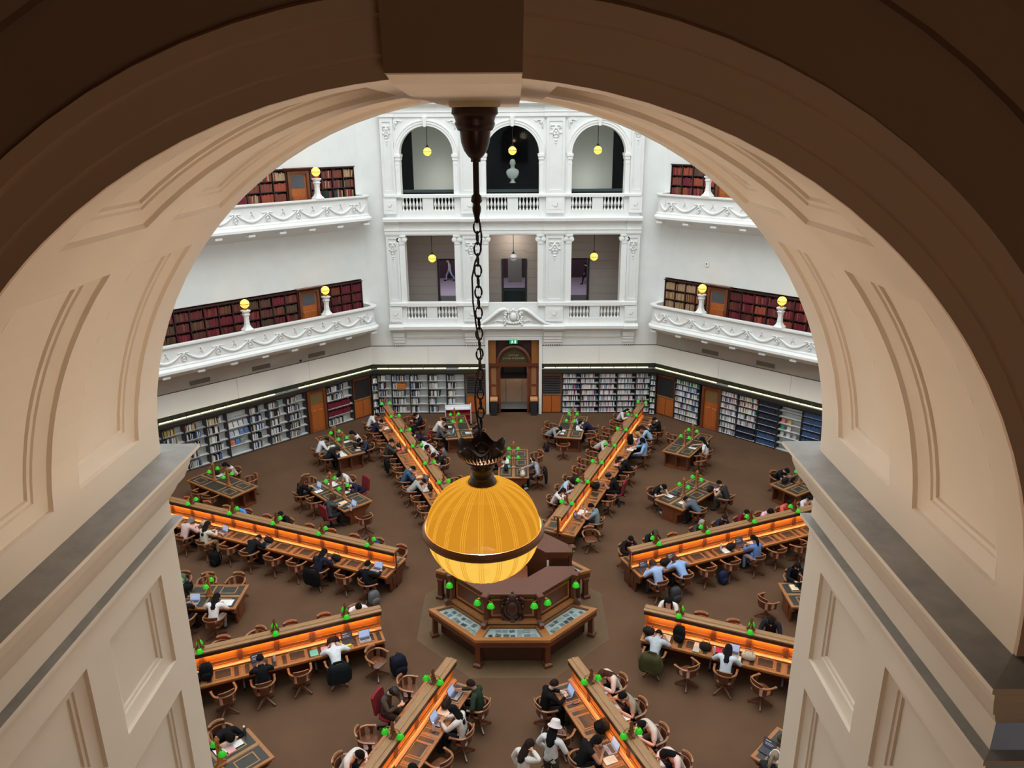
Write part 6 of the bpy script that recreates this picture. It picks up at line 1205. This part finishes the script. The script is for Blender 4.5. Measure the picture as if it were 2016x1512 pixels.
# ---- lower left desk
D = 202.5
S_(D, -1, 0, 'far side', 'a plain white T-shirt', 'chin', (224, 220, 220), 'short', it='pap@0,.62'); S_(D, -1, 1, 'far side'); S_(D, -1, 2, 'far side'); S_(D, -1, 3, 'far side', rot=-.8, out=.12); S_(D, -1, 4, 'far side', rot=-.4, out=.05); S_(D, -1, 5, 'far side', 'a black puffer vest', 'write', BLACK, 'short')
S_(D, 1, 0, 'near side', rot=-2.5, out=.18, dr=-.1); items(seatM(D, 1, seatr[0], .98), 'nobody, end seat of the lower left desk', 'lap@-.05,.58')
S_(D, 1, 1, 'near side', 'a crisp white shirt', 'deep', (216, 218, 222), hair=('short', DB), coat=('striped black coat', (26, 32, 34)), it='pap@.1,.62 pink@-.22,.58 teal@-.5,.55 yel@.36,.64 lapd@.42,.66 bag@.05,.74'); S_(D, 1, 2, 'near side'); S_(D, 1, 3, 'near side', 'a black crewneck', 'type', (22, 22, 24), it='lapd@-.05,.66,.2 bot@.35,.62'); S_(D, 1, 4, 'near side', rot=.25, out=.06); S_(D, 1, 5, 'near side', 'a dark green cardigan', 'write', (60, 74, 66), ch='r', it='bag@.3,.6 packup@.55,.58')
# ---- lower right desk
D = -22.5
S_(D, 1, 0, 'far side', 'a white top with braids', 'type', (220, 216, 212), hair=('braids', BK), it='pap@0,.6'); S_(D, 1, 1, 'far side', rot=.15); S_(D, 1, 2, 'far side', rot=.4); S_(D, 1, 3, 'far side', 'a black cardigan, maroon T-shirt', 'phone', (30, 34, 40), hair=('short', BK), ex='phone', out=.1); S_(D, 1, 4, 'far side')
S_(D, -1, 0, 'near side', 'a light grey T-shirt', 'deep', (176, 182, 188), 'short', coat=('olive puffer jacket', (76, 74, 46)), it='pap@-.05,.64 papw@.2,.68 packup@.52,.7 ph@.2,.5 bag@-.3,.68'); S_(D, -1, 1, 'near side', rot=.9, out=.2); items(seatM(D, -1, seatr[1], .98), 'nobody, second seat of the lower right desk', 'papw@.12,.66 cl@.1,.5 bag@.32,.6')
S_(D, -1, 2, 'near side', 'a pale grey top, straight hair', 'write', (196, 204, 212), hair=('long', BK), it='lap@.1,.66 red@-.28,.68 cup@-.36,.5 tote@.5,.62 papw@.22,.5', legs=(40, 42, 48)); S_(D, -1, 3, 'near side', rot=-.7, out=.16); S_(D, -1, 4, 'near side')
# ---- bottom left desk
D = 247.5
S_(D, -1, 0, 'left side', rot=.3, out=.1); S_(D, -1, 1, 'left side', 'a dark grey shirt and cap', 'phone', (72, 66, 60), ex='cap', ch='r', out=.05, legs=(60, 44, 36)); S_(D, -1, 2, 'left side', rot=.5, out=.12); S_(D, -1, 3, 'left side', 'a white and tan top', 'write', (214, 204, 196), it='ph@.3,.5'); handbag(al(D, seatr[2] - .45, -.42, HS + .016, .8), 'brown leather bag on the bottom left desk beside the partition', (84, 68, 54), .9)
S_(D, 1, 0, 'right side', 'a dark green bomber jacket', 'reach', (42, 56, 42), hair=('short', DB), it='lap@.0,.62 ph@-.34,.46 bag@-.42,.66', legs=(24, 24, 28), shoes=(214, 210, 204)); S_(D, 1, 1, 'right side', 'a white T-shirt with bag strap', 'type', (206, 198, 190), hair=('long', BK), ex='strap', it='lap@.0,.6 bot@-.3,.58 papw@.32,.64'); S_(D, 1, 2, 'right side', rot=-.35); S_(D, 1, 3, 'right side', 'a black sweatshirt', 'type', BLACK, it='lapd@.0,.6')
# ---- bottom right desk
D = -67.5
S_(D, -1, 0, 'left side', 'a black round-neck jumper', 'type', (20, 19, 20), hair=('short', DB), it='lap@-.05,.56 ph@.3,.66', legs=(26, 26, 28)); S_(D, -1, 1, 'left side', rot=.8, out=.12); handbag(al(D, seatr[1] + .05, -.98, .47), 'mauve cloth bag on the empty chair of the bottom right desk', (116, 88, 80), 1.1); S_(D, -1, 2, 'left side', 'a black sleeveless top', 'write', (22, 21, 22), 'none', ('bob', BK), it='lap@.05,.7 papw@.32,.56 pack@-.5,.62')
S_(D, 1, 0, 'right side', 'a cream top, brown hair', 'write', (216, 198, 186), hair=('long', BR), it='pink@.1,.52 pap@-.2,.5'); S_(D, 1, 1, 'right side', 'a taupe T-shirt', 'chin', (146, 134, 116), 'short', it='pap@.1,.52 ph@.0,.46 pap@-.25,.48'); S_(D, 1, 2, 'right side', 'a beige T-shirt', 'write', (206, 190, 178), 'short', it='pap@.1,.5', legs=(90, 76, 66)); S_(D, 1, 3, 'right side', 'a blush top, long hair', 'write', (222, 196, 190), hair=('long', BK), it='pap@.1,.5 cl@-.2,.5')
# ---- small tables
def T_(k, sg, u, side, who=None, **kw):
    a, r, sh, nm = TABLES[k]; desk_seat(a, sg, None, side, who, nm=nm, r=r + .06 + .903 * (u + .5), where='%s side of the %s, %s' % (side, nm, ('inner end', 'middle', 'outer end')[max(0, min(2, int(round(u))))]), **kw)
T_('n1', 1, 1, 'left', 'a rust brown hoodie', pose='deep', top=(112, 52, 36), it='big@-.1,.62 pap@.3,.56 teal@.4,.7 pap@-.4,.6 bag@.7,.66'); T_('n1', -1, 0, 'right', 'a grey knit and headphones', pose='reach', top=(150, 150, 158), hair=('short', DB), ex='headphones', coat=('black jacket', (24, 20, 18)), shoes=(220, 220, 222), it='lapd@-.05,.58 tote@-.4,.6'); T_('n1', -1, 2, 'right', rot=.6, out=.1)
T_('n2', 1, 1, 'left', 'a white jumper, black hair', pose='folded', top=(214, 208, 204), it='pap@0,.62'); T_('n2', 1, 0, 'left', 'a grey checked shirt', pose='write', top=(78, 78, 80), it='lap@-.1,.62', coat=('red checked shirt', (120, 24, 34))); T_('n2', -1, 0, 'right', 'a plum jacket', pose='phone', top=(58, 42, 44), hair=('short', BR), it='pap@0,.5'); backpack(al(101.25, 12.1, .8), 'grey backpack on the floor by the table left of the archway', (110, 112, 114))
T_('n3', 1, 0, 'left', 'a slate grey hoodie', pose='deep', top=(132, 136, 138), it='pap@.1,.6 pap@-.25,.62 bag@-.05,.5'); T_('n3', -1, 1, 'right', 'a navy hoodie', pose='deep', top=(34, 38, 56), it='lap@.4,.64 big@-.1,.6 pap@-.4,.56'); T_('n3', -1, 0, 'right', rot=.3, out=.05); T_('n3', 1, 1, 'left', rot=-.4, out=.1)
CT.make(thing('swivel_chair', 'empty wooden chair at the inner end of the table right of the archway', 'chair', al(78.75, 11.75, .1, 0, -pi / 2 + .3))); backpack(al(78.75, 12.4, .95), 'dark backpack leaning by the table right of the archway', (40, 38, 44), .8)
T_('nw2', 1, 1, 'left', 'a white button shirt', pose='write', top=(208, 210, 216), legs=(150, 146, 130), it='pap@0,.6'); T_('nw2', 1, 0, 'left', 'a black dress, dark hair', pose='deep', top=(24, 24, 30), hair=('long', DB), it='big@.05,.62 pap@.35,.66', ); T_('nw2', -1, 1, 'right', 'a white strappy top', pose='chin', top=(214, 208, 208), sl='none', hair=('long', BK), it='pap@.1,.6'); T_('nw2', -1, 0, 'right', 'a slate blue hoodie', pose='write', top=(50, 54, 72), it='bag@.2,.5 cl@-.2,.56'); sheet(al(123.75, 14.9, -.2, 1.0) @ Mx.Rotation(1.2, 4, 'X'), 'newspaper propped upright on the table before the left wall door', (200, 204, 206), .42, .34)
put('stand', MB().box(-.18, .18, -.02, .02, 0, .16).mesh('stand', 'black'), None, al(123.75, 14.92, -.2, HS + .01), label='black stand under the newspaper at the left wall', category='stand')
T_('nw3', -1, 1.6, 'back', 'a white camisole, long black hair', pose='chin', top=(212, 200, 200), sl='none', hair=('long', BK), it='pap@.1,.56 bag@.3,.6 bot@.62,.5'); T_('nw3', 1, 1.2, 'near', rot=.1); T_('nw3', 1, .5, 'near', rot=.3); T_('nw3', -1, .4, 'back', rot=-.4, out=.05)
T_('nw1', 1, 2.2, 'near', 'a black top, long brown hair', pose='type', top=(18, 20, 20), hair=('long', BR), it='lap@.1,.64 pap@.4,.56'); T_('nw1', 1, 1.3, 'near'); T_('nw1', 1, -.1, 'near', 'a grey T-shirt, red chair', pose='reach', top=(72, 74, 74), sl='short', hair=('bob', BR), ch='r', legs=(40, 42, 44), it='papw@-.2,.7 lap@.3,.72 ph@.2,.5 cup@.55,.56'); T_('nw1', -1, .9, 'far', 'a navy top, red chair', pose='deep', top=(36, 38, 58), hair=('short', BR), ch='r', it='blue@.25,.5 pap@-.05,.6 bag@.1,.5'); T_('nw1', -1, 1.8, 'far', 'a white top, bun', pose='write', top=(214, 206, 200), hair=('bun', BK), it='big@.1,.64')
CT.make(thing('swivel_chair', 'empty wooden chair facing the end of the table nearest the middle left desk', 'chair', al(135, 7.35, .25, 0, -pi / 2 - .2))); CT.make(thing('swivel_chair', 'empty wooden chair at the outer end of the table nearest the middle left desk', 'chair', al(135, 11.5, .1, 0, pi / 2)))
T_('ne2', -1, .5, 'right', 'a white T-shirt, long dark hair', pose='reach', top=(214, 210, 210), sl='short', hair=('long', BK), it='papw@.2,.62 big@.1,.6'); T_('ne2', -1, -.35, 'right', rot=.5, out=.1); T_('ne2', 1, 1.4, 'left', rot=.2)
T_('ne3', 1, .4, 'left', 'a black T-shirt by the impost', pose='folded', top=(24, 24, 26), sl='short', it='lapd@0,.6 bag@.3,.6')
T_('ne1', 1, 0, 'left', 'a black T-shirt, blue jeans', pose='write', top=(24, 24, 26), sl='short', legs=(66, 90, 120), shoes=(200, 200, 205), it='pap@-.1,.6 lapd@-.45,.62,.4'); T_('ne1', -1, 0, 'near', 'a slate T-shirt', pose='deep', top=(86, 98, 110), sl='short', it='pap@-.05,.64 pap@.2,.6'); T_('ne1', -1, 1.8, 'right', 'a sleeveless dark top', pose='chin', top=(46, 46, 46), sl='none', legs=(70, 66, 60), it='bag@-.1,.66 pap@.2,.62 cl@.3,.72', out=.2)
backpack(seatM(45, -1, 8.15, 1.35), 'black backpack behind the chair of the person in slate', (34, 36, 34))
T_('e1', 1, .1, 'back', 'a black hooded sweatshirt', pose='type', top=(26, 28, 32), hair=('long', BK), it='lapd@0,.5 papw@.2,.62'); CT.make(thing('swivel_chair', 'empty wooden chair at the end of the table beside the right jamb', 'chair', al(0, 7.55, -.15, 0, -pi / 2 + .5))); T_('e1', -1, .3, 'near', rot=.4)
T_('w1', 1, 0, 'near', 'a white cropped T-shirt', pose='write', top=(220, 218, 218), sl='short', hair=('long', BK), it='big@.15,.62 pap@-.2,.58 cl@-.12,.5', legs=(150, 146, 140)); T_('w1', 1, .95, 'near', 'black, bare forearms', pose='type', top=(24, 24, 26), sl='short', it='lap@.05,.62'); T_('w1', -1, 0, 'back', rot=-.15); T_('w1', -1, 1.0, 'back', rot=.2); T_('w1', -1, 1.9, 'back', 'a grey green T-shirt', pose='folded', top=(92, 96, 88), sl='short', it='pack@-.5,.55 pap@0,.6')
T_('sw1', -1, 0, 'back', 'a black jumper, bottom corner', pose='deep', top=(22, 20, 26), hair=('bob', BK), it='pap@-.1,.6 big@.2,.58 pink@.1,.7 botg@-.35,.5'); backpack(al(225, 9.5, -.1, HS + .016), 'black backpack on the table in the bottom left corner', (34, 34, 36), .8)
T_('sw1', -1, 1.6, 'back', rot=.4); T_('se1', 1, 1.4, 'back'); T_('se1', -1, .1, 'near', 'black with grey ponytail', pose='type', top=(40, 42, 44), hair=('pony', (136, 120, 100)), ex='headphones', it='lap@.05,.58 lapd@-.4,.7'); handbag(al(-45, 8.5, .2, HS + .016), 'olive bag on the table in the bottom right corner', (80, 68, 44), 1.1)
# ---- standing people and floor bags
person(XY(.85, -6.40, 0, -.5), 'person standing in a pale bucket hat and white shirt, bottom centre', 'stand', (206, 206, 206), 'long', ('long', BK), (66, 58, 52), (60, 56, 50), 'hat strap')
person(XY(.24, -6.85, 0, -.9), 'person standing in a white blouse holding a phone up, bottom centre', 'call', (204, 198, 190), 'long', ('long', DB), (90, 70, 66), (60, 56, 50), 'strap')
person(XY(-5.33, 43.2, 1.9, pi / 2), 'person walking in a pale jacket seen through the left square opening', 'walk', (176, 172, 172), 'long', ('short', GY), (150, 165, 200)); person(XY(5.85, 41.5, 1.9, pi / 2 + .3), 'person walking in dark clothes seen through the right square opening', 'walk', (36, 30, 44), 'long', ('short', BK), (26, 24, 34))
backpack(XY(-3.06, -2.60, 0, .6), 'black backpack standing on the carpet beside the lower left desk', (28, 30, 42), 1.35); backpack(XY(6.75, 1.7, 0, .5), 'navy backpack on the carpet below the middle right desk', (34, 44, 70), 1.0)
backpack(XY(-4.30, .60, .0, .8), 'grey backpack hanging low beside the person with stretched legs', (104, 104, 106), 1.1); backpack(seatM(157.5, 1, seatr[6] + .35, 1.2), 'black backpack on the floor behind the cream sweater', BLACK, 1.1); backpack(seatM(22.5, -1, seatr[0] + .45, 1.25), 'dark backpack on the floor behind the pale blue blouse', (64, 64, 66), 1.1); backpack(seatM(135, -1, 8.1, .3) @ Mx.Translation((.9, .1, 0)), 'dark bag on the floor at the end of the middle left table', (40, 40, 46), .8)
# ---- book trolley by the far wall
t = thing('book_trolley', 'white and red book trolley beside the table left of the archway', 'trolley', XY(-2.75, 15.75, 0, .05)); w_ = .62
for sg in (-1, 1): put('end_frame', MB().tube([(sg * w_, -.2, .1), (sg * w_, -.2, .95), (sg * w_, -.12, 1.05), (sg * w_, .12, 1.05), (sg * w_, .2, .95), (sg * w_, .2, .1)], .022, 6).mesh('end_frame', [paint((225, 226, 228), .4)], True), t)
for z, c in ((.25, (150, 24, 48)), (.6, (150, 24, 48)), (.82, (225, 226, 228))): m = MB(); m.box(-w_, w_, -.18, .18, z, z + .02); m.box(-w_, w_, .16, .18, z + .02, z + .15); put('tray', m.mesh('tray', [paint(c, .4)]), t)
cm = MB().lathe([(.04, -.02), (.045, 0), (.04, .02)], 8).mesh('caster', 'black')
for sx in (-1, 1):
    for sy in (-1, 1): put('caster', cm, t, Mx.Translation((sx * w_, sy * .2, .05)) @ Mx.Rotation(pi / 2, 4, 'X'))
